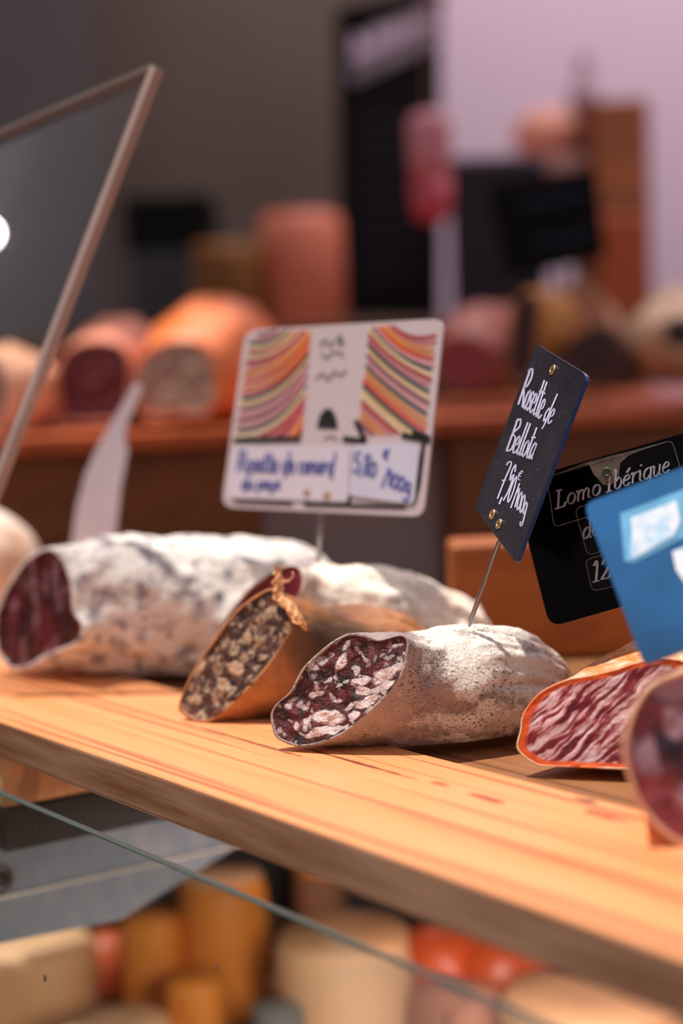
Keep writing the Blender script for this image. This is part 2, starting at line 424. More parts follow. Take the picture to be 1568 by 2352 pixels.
    for i in range(rings+1):
        f = i/rings
        for k in range(N):
            p = c0.lerp(ring0[k]+(c0-ring0[k]).normalized()*rim*.9, f)
            hh = noise.fractal(p*150+Vector((seed,3,1)), 1, 2, 5)*face_amp + noise.noise(p*60)*face_amp
            q = p + nin*(recess*(.2+.8*min(1, (1-f)*8))) - nin*hh
            FV.append(q)
            if chunks is not None:
                rel = q-CP; dd = rel.dot(F); x = W0+rel.dot(RX)/dd*FPX; y = H0-rel.dot(UX)/dd*FPX
                x = (x-crop[0])*crop[2]; y = (y-crop[1])*crop[2]
                wx = noise.noise(p*220)*16+noise.noise(p*600)*5; wy = noise.noise(p*220+Vector((9,9,9)))*16+noise.noise(p*600+Vector((5,5,5)))*5
                best = 0; 
                for (cx, cy, a, b, ang, br) in chunks:
                    dx, dy = x+wx-cx, y+wy-cy; ca, sa = math.cos(R(ang)), math.sin(R(ang))
                    u_, v_ = (dx*ca+dy*sa)/a, (-dx*sa+dy*ca)/b
                    dsq = math.sqrt(u_*u_+v_*v_)
                    val = max(0, min(1, (1.18-dsq)*3.2))*br
                    if val > best: best = val
                fat.append(best)
    FF = [(i*N+k, i*N+(k+1) % N, (i+1)*N+(k+1) % N, (i+1)*N+k) for i in range(1, rings) for k in range(N)]
    FF += [(0, N+(k+1) % N, N+k) for k in range(N)] if False else [(k, N+k, N+(k+1) % N) for k in range(N)]
    # orient towards -nin
    fc = obj('cut_face', FV, FF, meat, root)
    tst = fc.data.polygons[len(FF)//2].normal
    if tst.dot(nin) > 0:
        fc.data.flip_normals()
    if chunks is not None:
        at = fc.data.attributes.new('fat', 'FLOAT', 'POINT'); at.data.foreach_set('value', fat)
    return root, cas, fc
def V3(px, py, d): return P(px, py, d)
# casings
def moldy(name, base, white, dark, cover=.5, speck=.5, scale=1.0, extra=None, bumpk=.5, rough=.75):
    m = Mat(name)
    big = m.noise(28*scale, 6, .62, dist=.4); fine = m.noise(170*scale, 5, .65)
    c = m.mix(m.ramp(m.math('ADD', m.math('MULTIPLY', big, .75), m.math('MULTIPLY', fine, .25)), [(.60-.3*cover-.05, 0.0), (.60-.3*cover+.08, 1.0)]), base, white)
    m2 = m.noise(60*scale, 5, .7, m.coord((1,1,1), loc=(4,4,4)))
    sp_ = m.noise(520*scale, 3, .6)
    s = m.math('MULTIPLY', m.ramp(sp_, [(.56, 0.0), (.64, 1.0)]), m.ramp(m2, [(.42, 0.0), (.6, 1.0)]))
    c = m.mix(m.math('MULTIPLY', s, speck), c, dark)
    if extra: c = m.mix(m.ramp(m.noise((18 if scale < 2 else 42)*scale, 4, .6, m.coord(loc=(7,2,5))), [(.50, 0.0), (.64, extra[1])]), c, extra[0])
    m.col(c); m.rough(rough)
    m.bump(m.math('ADD', m.math('MULTIPLY', fine, .6), m.math('MULTIPLY', m.noise(420*scale, 3), .4)), bumpk, .0015)
    m.b.inputs['Subsurface Weight'].default_value = .06; m.b.inputs['Subsurface Radius'].default_value = (.004, .002, .001)
    return m.m
def meatmat(name, dark, mid, fatc, fat2, small=.6, scale=1.0, rough=.22, bump=.5, coat=.3, attr=True, stretch=(1,1,1), rot=(0,0,0), thr=.62):
    m = Mat(name)
    co = m.coord(stretch, rot)
    ds = m.n('ShaderNodeTexNoise'); m.l(co, ds.inputs['Vector']); ds.inputs['Scale'].default_value = 140*scale; ds.inputs['Detail'].default_value = 3
    wv = m.n('ShaderNodeVectorMath', operation='MULTIPLY_ADD'); m.l(ds.outputs['Color'], wv.inputs[0]); wv.inputs[1].default_value = (.009, .009, .009); m.l(co, wv.inputs[2])
    vo = m.n('ShaderNodeTexVoronoi'); m.l(wv.outputs[0], vo.inputs['Vector']); vo.inputs['Scale'].default_value = 210*scale
    sepc = m.n('ShaderNodeSeparateColor'); m.l(vo.outputs['Color'], sepc.inputs[0])
    sel = m.ramp(sepc.outputs[0], [(thr, 0.0), (thr+.06, 1.0)])
    core = m.ramp(vo.outputs['Distance'], [(.35, 1.0), (.6, 0.0)])
    sf = m.math('MULTIPLY', m.math('MULTIPLY', sel, core), small)
    f2 = m.noise(330*scale, 4, .65, co)
    base = m.mix(m.ramp(m.noise(110*scale, 5, .65, co), [(.38, 0.0), (.62, 1.0)]), dark, mid)
    base = m.mix(m.ramp(f2, [(.3, .6), (.5, 0.0)]), base, (16, 8, 8))
    fatcol = m.mix(m.ramp(m.noise(260*scale, 4, .6, co), [(.35, 0.0), (.65, 1.0)]), fatc, fat2)
    tot = sf
    if attr: tot = m.math('MAXIMUM', sf, m.attr('fat'))
    tot2 = m.math('MULTIPLY', tot, m.ramp(f2, [(.25, .55), (.45, 1.0)]))
    m.col(m.mix(tot2, base, fatcol))
    m.rough(m.ramp(f2, [(.3, rough*.6), (.7, min(1, rough*2.0))]))
    m.b.inputs['Coat Weight'].default_value = coat; m.b.inputs['Coat Roughness'].default_value = .12
    m.bump(m.math('ADD', m.math('MULTIPLY', tot, .35), m.math('MULTIPLY', m.noise(700*scale, 3, .7, co), .5)), bump, .0016)
    m.b.inputs['Specular IOR Level'].default_value = .35; m.b.inputs['Subsurface Weight'].default_value = .03; m.b.inputs['Subsurface Radius'].default_value = (.003, .001, .001)
    return m.m
up = Vector((0, 0, 1))
# --- D: front salami ------------------------------------------------------
Do = [pip(C2, p) for p in ((610,965),(640,905),(720,835),(760,760),(800,690),(870,620),(960,545),(1040,500),(1085,490),(1150,500),(1220,524),(1265,526),(1320,510),(1380,498),(1408,520),(1414,560),(1402,620),(1390,690),(1350,770),(1290,850),(1210,930),(1130,1000),(1060,1060),(990,1100),(900,1132),(830,1147),(750,1147),(680,1122),(640,1095),(618,1035))]
Dch = [(1020,660,52,26,-65,1),(1055,565,36,16,-50,.85),(850,685,40,24,20,.6),(915,650,32,26,0,.55),(1140,772,52,27,-8,1),(1145,832,48,26,8,1),(1275,735,80,32,-28,.95),(1345,690,44,22,-30,.85),(1275,795,55,24,-25,.9),
       (1175,892,72,24,-28,1),(1080,915,50,12,-28,.8),(945,980,88,40,4,1),(905,1062,92,26,-14,1),(985,1055,50,22,-20,.9),(1092,970,26,28,-40,.9),(1050,1038,22,14,0,.9),(868,850,46,20,-18,.75),(740,882,32,13,-20,.8),(712,915,22,20,0,.75),(800,925,16,18,0,.6),
       (822,1010,14,44,28,.8),(762,1032,12,22,20,.8),(1158,640,10,30,-22,.55),(1105,705,14,30,-30,.7),(1345,570,42,10,-8,.6),(1000,885,26,10,20,.7),(1215,832,30,18,0,.7),(945,770,10,28,40,.55),(1010,800,22,9,-20,.6),(1050,770,24,9,-30,.6),
       (690,1080,16,10,0,.5),(730,1000,18,8,40,.5),(880,800,12,20,10,.4),(1300,630,30,9,-20,.4),(1210,640,9,22,10,.35),(960,620,12,18,20,.45),(790,1080,14,9,0,.5)]
nD = Vector((-.42, -.86, .30)); oD = P(770, 1600, .872)
mD = Mat('front_salami_casing')
fD = mD.noise(190, 6, .7); bD = mD.noise(40, 5, .6); aD = mD.attr('paint')
cD = mD.mix(mD.ramp(bD, [(.38, 0.0), (.62, 1.0)]), (178, 160, 152), (146, 132, 132))
cD = mD.mix(mD.ramp(mD.noise(22, 3), [(.56, 0.0), (.68, .45)]), cD, (184, 150, 126))
hv = mD.math('ADD', mD.math('MULTIPLY', aD, .42), mD.math('ADD', mD.math('MULTIPLY', fD, .62), mD.math('MULTIPLY', bD, .28)))
cD = mD.mix(mD.ramp(hv, [(.50, 0.0), (.66, .95)]), cD, (244, 238, 228))
elc = mD.coord((.5, .9, 1)); sk = mD.noise(850, 3, .7, elc)
ms = mD.noise(36, 4, .6, mD.coord(loc=(3,8,1)))
cD = mD.mix(mD.math('MULTIPLY', mD.ramp(sk, [(.55, 0.0), (.61, .9)]), mD.ramp(ms, [(.40, .08), (.56, 1.0)])), cD, (66, 58, 50))
mD.col(cD); mD.rough(.62); mD.bump(mD.math('ADD', fD, mD.math('MULTIPLY', mD.noise(600, 3), .4)), .9, .0016)
castD = mD.m
pD = [(1060,1440,150,16,0,.8),(1085,1530,62,60,0,1),(1150,1460,60,40,20,.8),(1210,1530,70,40,35,.75),(1120,1650,130,26,-4,.5),(1230,1560,60,60,30,.7),(1020,1470,60,14,10,.7),(1060,1700,90,20,-4,.4),(1180,1590,60,30,10,.4)]  # white mould blobs, with the sunlit top and side patch painted in
meatD = meatmat('front_salami_meat', (24, 6, 8), (104, 16, 24), (246, 238, 240), (222, 198, 196), .5, 1.25, .2, 1.1, .3, thr=.72)
stD = [(P(985,1585,.898),.0295,.0305),(P(1080,1575,.908),.031,.0315),(P(1165,1575,.922),.030,.0300),(P(1240,1590,.938),.021,.0215),(P(1300,1615,.954),.011,.012),(P(1335,1620,.964),.006,.006),(P(1352,1618,.970),.002,.002)]
def fixz(st, extra=0):
    """rest each ring on the board"""
    return st
cr = ((1.5,.10,.0008,.1,1.1),(.62,.05,.0020,.2,1.1),(1.15,.09,-.0030,.15,1.1),(.40,.12,.0024,.2,1.1),(-.10,.07,-.0034,.22,1.1),(-.45,.16,.0018,.2,1.1),(.75,.06,-.0024,.3,1.1),(.15,.05,-.0014,.4,1.1),(1.9,.12,-.0015,.2,1.1),(2.5,.1,-.0015,.2,1.1))
D, Dc, Df = sausage('salami', 'short cut salami with grey-white mottled casing, wet dark cut with big white fat pieces', 'salami', Do, oD, nD, stD, castD, meatD, N=224, sub=18, creases=cr, paint=pD, amp=.0009, rim=.0013, chunks=Dch, crop=C2, rings=110, face_amp=.0010, seed=1)
# --- C: brown salami behind ------------------------------------------------
Co = [pip(C2, p) for p in ((72,925),(95,850),(135,755),(185,665),(245,575),(330,455),(420,350),(520,275),(600,232),(650,235),(690,290),(722,370),(742,440),(735,480),(700,525),(660,600),(600,685),(535,765),(450,850),(370,925),(290,982),(240,1012),(190,1016),(130,985),(92,955))]
Cch = [(195,690,60,22,-62,1),(412,700,44,40,-30,1),(595,385,56,24,-40,.6),(475,512,20,24,10,.95),(180,875,34,30,0,.7),(335,790,52,34,50,.75),(290,885,36,16,60,.75),(200,962,36,12,-50,.8),(400,600,30,26,0,.5),(455,640,22,34,20,.6),(540,555,64,16,-48,.6),
       (560,640,30,12,-50,.6),(120,935,26,16,-40,.6),(300,700,30,40,20,.4),(640,340,40,14,-30,.5),(380,850,40,10,-40,.6),(240,800,14,34,20,.45),(480,760,34,12,-45,.5),(620,480,14,30,20,.5),(510,610,10,36,30,.5),(350,560,36,18,-50,.35),(560,430,30,20,-40,.35)]
nC = Vector((-.50, -.80, .34)); oC = P(540, 1530, .955)
mC = Mat('brown_salami_casing')
fC = mC.noise(150, 6, .7); bC = mC.noise(38, 5, .6, mC.coord((.5,1,1))); aC = mC.attr('paint')
cC = mC.mix(mC.ramp(bC, [(.36, 0.0), (.62, 1.0)]), (196, 128, 76), (150, 100, 62))
cC = mC.mix(mC.ramp(fC, [(.35, .55), (.55, 0.0)]), cC, (128, 88, 58))
cC = mC.mix(mC.ramp(mC.math('ADD', mC.math('MULTIPLY', aC, .7), mC.math('MULTIPLY', fC, .5)), [(.42, 0.0), (.85, .92)]), cC, (70, 48, 28))
mC.col(cC); mC.rough(.5); mC.bump(mC.math('ADD', fC, mC.math('MULTIPLY', mC.noise(500, 3), .4)), .6, .0014)
castC = mC.m
shadeC = [(775,1500,100,100,20,1),(700,1640,100,60,0,1),(620,1660,70,26,-20,.9),(840,1420,60,26,0,.4),(780,1460,40,26,0,.7),(660,1660,60,20,0,.7)]  # dark blobs paint the shaded lower side into the casing colour
meatC = meatmat('brown_salami_meat', (38, 22, 18), (104, 62, 46), (220, 190, 160), (178, 138, 108), .6, 1.1, .25, .8, .3, thr=.55)
stC = [(P(760,1545,.985),.036,.0365),(P(850,1535,1.005),.034,.0350),(P(920,1535,1.02),.029,.029),(P(985,1545,1.035),.020,.020),(P(1030,1550,1.045),.011,.011),(P(1050,1550,1.05),.003,.003)]
Cr, Cc, Cf = sausage('salami', 'brown tan-cased salami piece with a torn frill of casing above its cut', 'salami', Co, oC, nC, stC, castC, meatC, N=200, sub=14, creases=((.9,.12,-.0012,.1,1.1),(.2,.15,-.0015,.1,1.1),(1.7,.14,.001,.1,1.1)), paint=shadeC, amp=.0010, rim=.0018, chunks=Cch, crop=C2, rings=90, face_amp=.0010, seed=5)
# torn frill on the edge of the casing
def frill():
    base = [pip(C2, p) for p in ((640,330),(632,290),(638,240),(650,200),(668,215),(690,240),(700,300),(720,360),(745,420),(790,425)) ]
    V = []; Fc = []
    path = [pip(C2, p) for p in ((640,95),(632,130),(640,165),(628,200),(640,240),(630,275),(650,300),(690,335),(720,375),(742,415),(770,430),(805,420))]
    nrm = nC.normalized()
    pts = [onplane(px, py, oC-nrm*(-.001), nrm)+Vector((0,-.002,0)) for px, py in path]
    pts = catmull(pts, 8); L = len(pts)
    wdt = [.0009+.0024*min(1, (i/L)*2.0) for i in range(L)]
    for i, p in enumerate(pts):
        t = (pts[min(i+1, L-1)]-pts[max(i-1, 0)]).normalized(); b = t.cross(nrm).normalized()
        if b.x < 0: b = -b
        for k in range(7):
            s = k/6
            o_ = b*(wdt[i]*(s*1.6-.3)) + nrm*(.0022*noise.noise(p*420+Vector((s*4,0,0)))+.0012*math.sin(s*7+i*.6)-.004*s*s)
            o_ += t*.0012*noise.noise(p*700+Vector((k*3.1,1,0)))
            V.append(p+o_)
    for i in range(L-1):
        for k in range(6): Fc.append((i*7+k, i*7+k+1, (i+1)*7+k+1, (i+1)*7+k))
    o = obj('torn_casing', V, Fc, plain('torn_casing_skin', (222, 160, 108), .55, 0, .25, 300), Cr)
    s = o.modifiers.new('t', 'SOLIDIFY'); s.thickness = .0005; s = o.modifiers.new('s', 'SUBSURF'); s.levels = 1; s.render_levels = 1
    # thin loose strands
    for sp_ in (((668,215),(700,190),(730,175),(742,150),(735,135)),((650,200),(680,185),(720,195))):
        q = catmull([onplane(*pip(C2, p), oC-nrm*(-.002), nrm) for p in sp_], 6)
        tube('casing_strand', q, .0004, plain('strand_skin', (228, 176, 128), .5), Cr, 6)
frill()
# --- A: big white salami -----------------------------------------------------
Ao = [pip(C1, p) for p in ((5,440),(60,330),(130,240),(200,190),(250,172),(295,190),(335,250),(365,330),(378,420),(385,510),(425,560),(430,610),(395,670),(330,700),(240,740),(150,790),(75,805),(20,770),(-25,680),(-30,560))]
nA = Vector((-.72, -.66, .12)); oA = P(85, 1395, 1.105)
castA = moldy('big_salami_casing', (190, 156, 128), (250, 244, 238), (96, 84, 88), .85, .0, 2.4, ((128, 122, 140), .85), 1.0)
meatA = meatmat('big_salami_meat', (52, 10, 20), (104, 22, 34), (180, 140, 150), (150, 90, 100), .5, .55, .35, .4, .1, False, (1, 1, .45), thr=.55)
stA = [(P(260,1389,1.125),.0440,.0440),(P(420,1392,1.13),.0445,.0445),(P(600,1395,1.135),.044,.044),(P(700,1398,1.14),.038,.039),(P(755,1400,1.145),.026,.027),(P(775,1400,1.147),.006,.006)]
sausage('salami', 'largest white-crusted salami at left with dark red cut face', 'salami', Ao, oA, nA, stA, castA, meatA, N=180, sub=14, creases=((1.0,.3,.0015,.1,1),), amp=.0020, rim=.0022, rings=50, face_amp=.0012, seed=9)
# --- B: white salami behind the brown one ------------------------------------
Bo = [pip(C2, p) for p in ((330,430),(400,330),(480,230),(560,170),(640,120),(720,92),(780,105),(800,150),(800,230),(740,330),(660,430),(560,520),(460,570),(370,560),(320,500))]
nB = Vector((-.70, -.68, .15)); oB = P(610, 1400, 1.035)
castB = moldy('rear_salami_casing', (220, 176, 138), (250, 240, 226), (150, 140, 140), .75, .0, 1.1, ((160, 150, 148), .6), .8)
meatB = meatmat('rear_salami_meat', (84, 12, 26), (124, 22, 40), (150, 60, 70), (140, 50, 60), .3, .5, .35, .3, .1, False)
stB = [(P(770,1422,1.045),.033,.034),(P(850,1426,1.05),.0345,.0350),(P(930,1440,1.058),.031,.032),(P(1010,1450,1.066),.026,.027),(P(1070,1462,1.072),.021,.022),(P(1110,1475,1.076),.0125,.0130),(P(1130,1480,1.078),.003,.003)]
sausage('salami', 'slim white-crusted salami with deep crimson cut, lying behind the brown tan-cased piece', 'salami', Bo, oB, nB, stB, castB, meatB, N=150, sub=12, creases=((1.3,.2,-.0015,.1,1),(.6,.15,-.0015,.1,1)), amp=.0018, rim=.0015, rings=30, seed=14)
stX = [(P(-150,1315,1.33),.048,.049),(P(-60,1310,1.33),.050,.0505),(P(0,1318,1.335),.044,.045),(P(50,1332,1.34),.030,.031),(P(78,1345,1.345),.012,.012),(P(84,1350,1.346),.003,.003)]
castX = moldy('far_left_casing', (226, 180, 146), (244, 226, 210), (150, 140, 140), .6, 0, 1.0, None, .8)
sausage('salami', 'cream-coated thick salami end at the left edge, behind the largest salami', 'salami', [(-240,1200),(-180,1215),(-160,1300),(-170,1400),(-230,1440),(-280,1400),(-290,1300),(-280,1220)], P(-225,1315,1.33), Vector((-.8,-.6,0)), stX, castX, meatA, N=90, sub=8, amp=.0015, rim=.002, rings=16, seed=77)
# --- E: marbled loin at right -------------------------------------------------
Eo = [pip(C3, p) for p in ((668,850),(690,770),(700,690),(755,605),(830,542),(950,492),(1080,470),(1200,440),(1320,402),(1420,385),(1540,385),(1640,430),(1700,540),(1700,680),(1620,820),(1500,930),(1380,1000),(1230,1018),(1100,1008),(950,995),(830,978),(740,935),(685,890))]
nE = Vector((-.30, -.92, .25)); oE = P(1400, 1640, .822)
castE = moldy('loin_casing', (240, 130, 50), (250, 214, 180), (120, 50, 60), .30, .7, 1.2, ((236, 110, 34), .5), .6, .5)
me = Mat('loin_meat')
coE = me.coord((1, 1, 1), (0, 0, 0))
# muscle fibres running from lower left to upper right of the slice
rotE = me.n('ShaderNodeVectorRotate'); rotE.rotation_type = 'Y_AXIS'; me.l(coE, rotE.inputs['Vector']); rotE.inputs['Angle'].default_value = R(42)
mpE = me.n('ShaderNodeMapping'); me.l(rotE.outputs[0], mpE.inputs[0]); mpE.inputs['Scale'].default_value = (26, 60, 300)
dn = me.n('ShaderNodeTexNoise'); me.l(coE, dn.inputs['Vector']); dn.inputs['Scale'].default_value = 45; dn.inputs['Detail'].default_value = 2
wv = me.n('ShaderNodeVectorMath', operation='MULTIPLY_ADD'); me.l(dn.outputs['Color'], wv.inputs[0]); wv.inputs[1].default_value = (.8, .8, 3.2); me.l(mpE.outputs[0], wv.inputs[2])
fb = me.noise(1.5, 4, .6, wv.outputs[0], .4)
cE = me.ramp(fb, [(.38, (88, 12, 30)), (.48, (140, 30, 46)), (.53, (206, 158, 158)), (.62, (230, 206, 212))])
ed = me.attr('edge'); cE = me.mix(me.ramp(ed, [(.885, 0.0), (.93, 1.0)]), cE, me.mix(me.noise(60, 3), (196, 40, 14), (240, 120, 24)))
me.col(cE); me.rough(.42); me.b.inputs['Coat Weight'].default_value = .1; me.bump(fb, .3, .001)
stE = [(P(1500,1620,.865),.033,.034),(P(1560,1610,.90),.034,.034),(P(1640,1600,.96),.032,.032),(P(1700,1590,1.02),.020,.020),(P(1715,1590,1.04),.004,.004)]
E, Ec, Ef = sausage('cured_loin', 'marbled red and white cured pork loin with orange paprika edge, right of the salamis', 'cured loin', Eo, oE, nE, stE, castE, me.m, N=200, sub=14, creases=((1.2,.15,-.001,.1,1),), amp=.0012, rim=.0009, rings=80, recess=.0002, face_amp=.0006, seed=20)
NE = 200
at = Ef.data.attributes.new('edge', 'FLOAT', 'POINT')
vals = [ (i/80)+.02*noise.noise(Ef.data.vertices[i*NE+k].co*120) for i in range(81) for k in range(NE)]
at.data.foreach_set('value', vals)
# --- F: foreground sausage, right edge -----------------------------------------
Fo = [(1428,1730),(1434,1680),(1456,1615),(1496,1565),(1560,1540),(1640,1520),(1730,1540),(1800,1610),(1830,1710),(1810,1830),(1740,1930),(1660,1965),(1568,1945),(1510,1905),(1465,1850),(1442,1790)]
nF = Vector((.12, -.96, .2)); oF = P(1620, 1740, .690)
castF = moldy('near_sausage_casing', (224, 160, 124), (238, 190, 158), (180, 100, 80), .4, .3, 1.0, None, .4, .5)
meatF = meatmat('near_sausage_meat', (44, 24, 44), (150, 66, 74), (150, 132, 152), (176, 130, 140), .9, .30, .3, .3, .3, False, thr=.3)
stF = [(P(1640,1722,.722),.0345,.0355),(P(1650,1715,.745),.034,.035),(P(1655,1712,.765),.027,.027),(P(1660,1710,.775),.010,.010)]
sausage('sausage', 'thick pink sausage nearest the viewer, cut off by the right edge of the photo', 'sausage', Fo, oF, nF, stF, castF, meatF, N=140, sub=8, amp=.0008, rim=.0022, rings=40, seed=31)
#PART2
# ------------------------------------------------------------------ writing
HAND = {
 'R': (.50, [[(.05,0),(.06,.5),(.1,1)],[(.0,.92),(.28,1.02),(.42,.8),(.28,.55),(.08,.48),(.3,.25),(.46,.0)]]),
 'B': (.48, [[(.05,0),(.08,1)],[(0,.9),(.28,1.02),(.4,.8),(.1,.55),(.4,.42),(.36,.08),(.05,-.02)]]),
 'o': (.34, [[(.2,.5),(.04,.38),(.05,.08),(.2,0),(.31,.2),(.26,.45),(.16,.5),(.3,.44)]]),
 's': (.30, [[(.27,.44),(.15,.52),(.06,.4),(.24,.16),(.12,0),(0,.06)]]),
 'e': (.34, [[(.02,.22),(.24,.3),(.26,.46),(.14,.52),(.03,.34),(.06,.06),(.2,0),(.34,.12)]]),
 't': (.26, [[(.12,.95),(.1,.2),(.16,.0),(.26,.06)],[(.0,.62),(.28,.66)]]),
 'd': (.40, [[(.28,.4),(.16,.5),(.03,.3),(.1,.02),(.26,.15)],[(.36,1.05),(.3,.4),(.28,-.05),(.2,-.25)]]),
 'l': (.22, [[(.1,1.0),(.06,.15),(.12,0),(.22,.06)]]),
 'a': (.36, [[(.28,.44),(.14,.5),(.03,.26),(.1,0),(.26,.2),(.3,.5),(.27,.08),(.36,.02)]]),
 'n': (.36, [[(.04,.5),(.04,0)],[(.04,.3),(.16,.5),(.26,.42),(.27,.05),(.36,.0)]]),
 'c': (.30, [[(.26,.42),(.14,.5),(.03,.3),(.08,.02),(.28,.06)]]),
 'r': (.28, [[(.04,.5),(.05,0)],[(.05,.3),(.14,.48),(.27,.48)]]),
 'u': (.36, [[(.04,.5),(.05,.1),(.16,0),(.28,.2),(.3,.5),(.28,.06),(.36,.02)]]),
 'p': (.36, [[(.05,.5),(.03,-.4)],[(.04,.3),(.16,.5),(.3,.36),(.22,.05),(.05,.06)]]),
 'y': (.36, [[(.04,.5),(.1,.1),(.26,.14)],[(.32,.5),(.2,-.2),(.02,-.36)]]),
 '7': (.42, [[(.0,.9),(.12,1.0),(.38,.95),(.24,.5),(.14,.0)],[(.06,.48),(.34,.52)]]),
 '9': (.40, [[(.33,.8),(.2,.98),(.05,.8),(.12,.55),(.32,.72),(.3,.3),(.12,0)]]),
 '0': (.36, [[(.2,.7),(.05,.5),(.06,.1),(.2,0),(.32,.25),(.28,.6),(.17,.7)]]),
 '1': (.24, [[(.02,.55),(.14,.72),(.1,0)]]),
 '5': (.40, [[(.34,.95),(.1,.92),(.06,.55),(.26,.58),(.34,.3),(.2,.02),(.0,.08)]]),
 '8': (.38, [[(.2,.5),(.05,.75),(.2,.98),(.33,.78),(.08,.3),(.18,.0),(.32,.22),(.18,.5)]]),
 ',': (.16, [[(.08,.06),(.02,-.12)]]),
 '/': (.28, [[(.28,.9),(.0,-.15)]]),
 'g': (.36, [[(.28,.44),(.14,.5),(.04,.28),(.12,.05),(.28,.2)],[(.3,.5),(.28,-.3),(.1,-.42),(.04,-.3)]]),
 '€': (.40, [[(.36,.9),(.2,.95),(.08,.7),(.12,.45),(.34,.42)],[(.0,.76),(.28,.8)],[(.0,.62),(.26,.65)]]),
 ' ': (.22, []),
}
def el(cx, cy, rx, ry, n=14): return [(cx+rx*math.cos(2*math.pi*i/n+1), cy+ry*math.sin(2*math.pi*i/n+1)) for i in range(n+1)]
SERIF = {
 'L': (.62, [[(.14,.98),(.14,.02)],[(.0,1.0),(.28,1.0)],[(.0,.0),(.5,.0)],[(.48,.0),(.57,.22)]]),
 'o': (.52, [el(.25,.31,.2,.3)]),
 'm': (.86, [[(.0,.55),(.1,.6),(.1,.02)],[(.1,.4),(.2,.56),(.3,.61),(.38,.5),(.38,.02)],[(.38,.4),(.48,.56),(.58,.61),(.67,.5),(.67,.08),(.78,.02)]]),
 'I': (.40, [[(.17,.98),(.17,.02)],[(.03,1.0),(.31,1.0)],[(.03,.0),(.31,.0)]]),
 'b': (.52, [[(.02,1.06),(.1,1.1),(.1,.12)],[(.1,.12),(.2,.0),(.36,.06),(.44,.32),(.37,.56),(.25,.61),(.1,.42)]]),
 'e': (.46, [[(.06,.3),(.3,.36),(.37,.48),(.27,.61),(.12,.52),(.04,.28),(.12,.05),(.24,.0),(.4,.12)]]),
 'é': (.46, [[(.06,.3),(.3,.36),(.37,.48),(.27,.61),(.12,.52),(.04,.28),(.12,.05),(.24,.0),(.4,.12)],[(.2,.76),(.36,.96)]]),
 'r': (.40, [[(.0,.55),(.1,.6),(.1,.02)],[(.1,.38),(.2,.56),(.34,.6)]]),
 'i': (.28, [[(.0,.55),(.1,.6),(.1,.08),(.2,.02)],[(.10,.88),(.14,.92)]]),
 'q': (.50, [[(.4,.58),(.24,.61),(.08,.48),(.04,.24),(.12,.02),(.25,.03),(.4,.22)],[(.41,.63),(.41,-.34)],[(.3,-.35),(.52,-.35)]]),
 'u': (.54, [[(.0,.55),(.09,.6),(.09,.15),(.18,.0),(.3,.05),(.4,.24)],[(.4,.6),(.4,.08),(.5,.02)]]),
 'd': (.50, [[(.38,.52),(.25,.61),(.1,.5),(.04,.25),(.12,.02),(.26,.03),(.38,.2)],[(.29,1.06),(.39,1.1),(.39,.08),(.48,.02)]]),
 '1': (.46, [[(.08,.82),(.24,1.0),(.24,.02)],[(.1,.0),(.38,.0)]]),
 '2': (.52, [[(.04,.76),(.12,.95),(.28,1.0),(.42,.84),(.37,.58),(.04,.02)],[(.04,.02),(.46,.02)],[(.44,.02),(.5,.18)]]),
 ' ': (.26, []),
}
def layout(s, font, org, xv, yv, track=1.0):
    """polylines in frame pixels for a line of writing"""
    out = []; x = 0
    for ch in s:
        adv, pl = font[ch]
        for p in pl:
            q = [Vector((org[0]+(x+a)*xv[0]+b*yv[0], org[1]+(x+a)*xv[1]+b*yv[1], 0)) for a, b in p]
            out.append(catmull(q, 5) if len(q) > 2 else q)
        x += adv*track
    return out
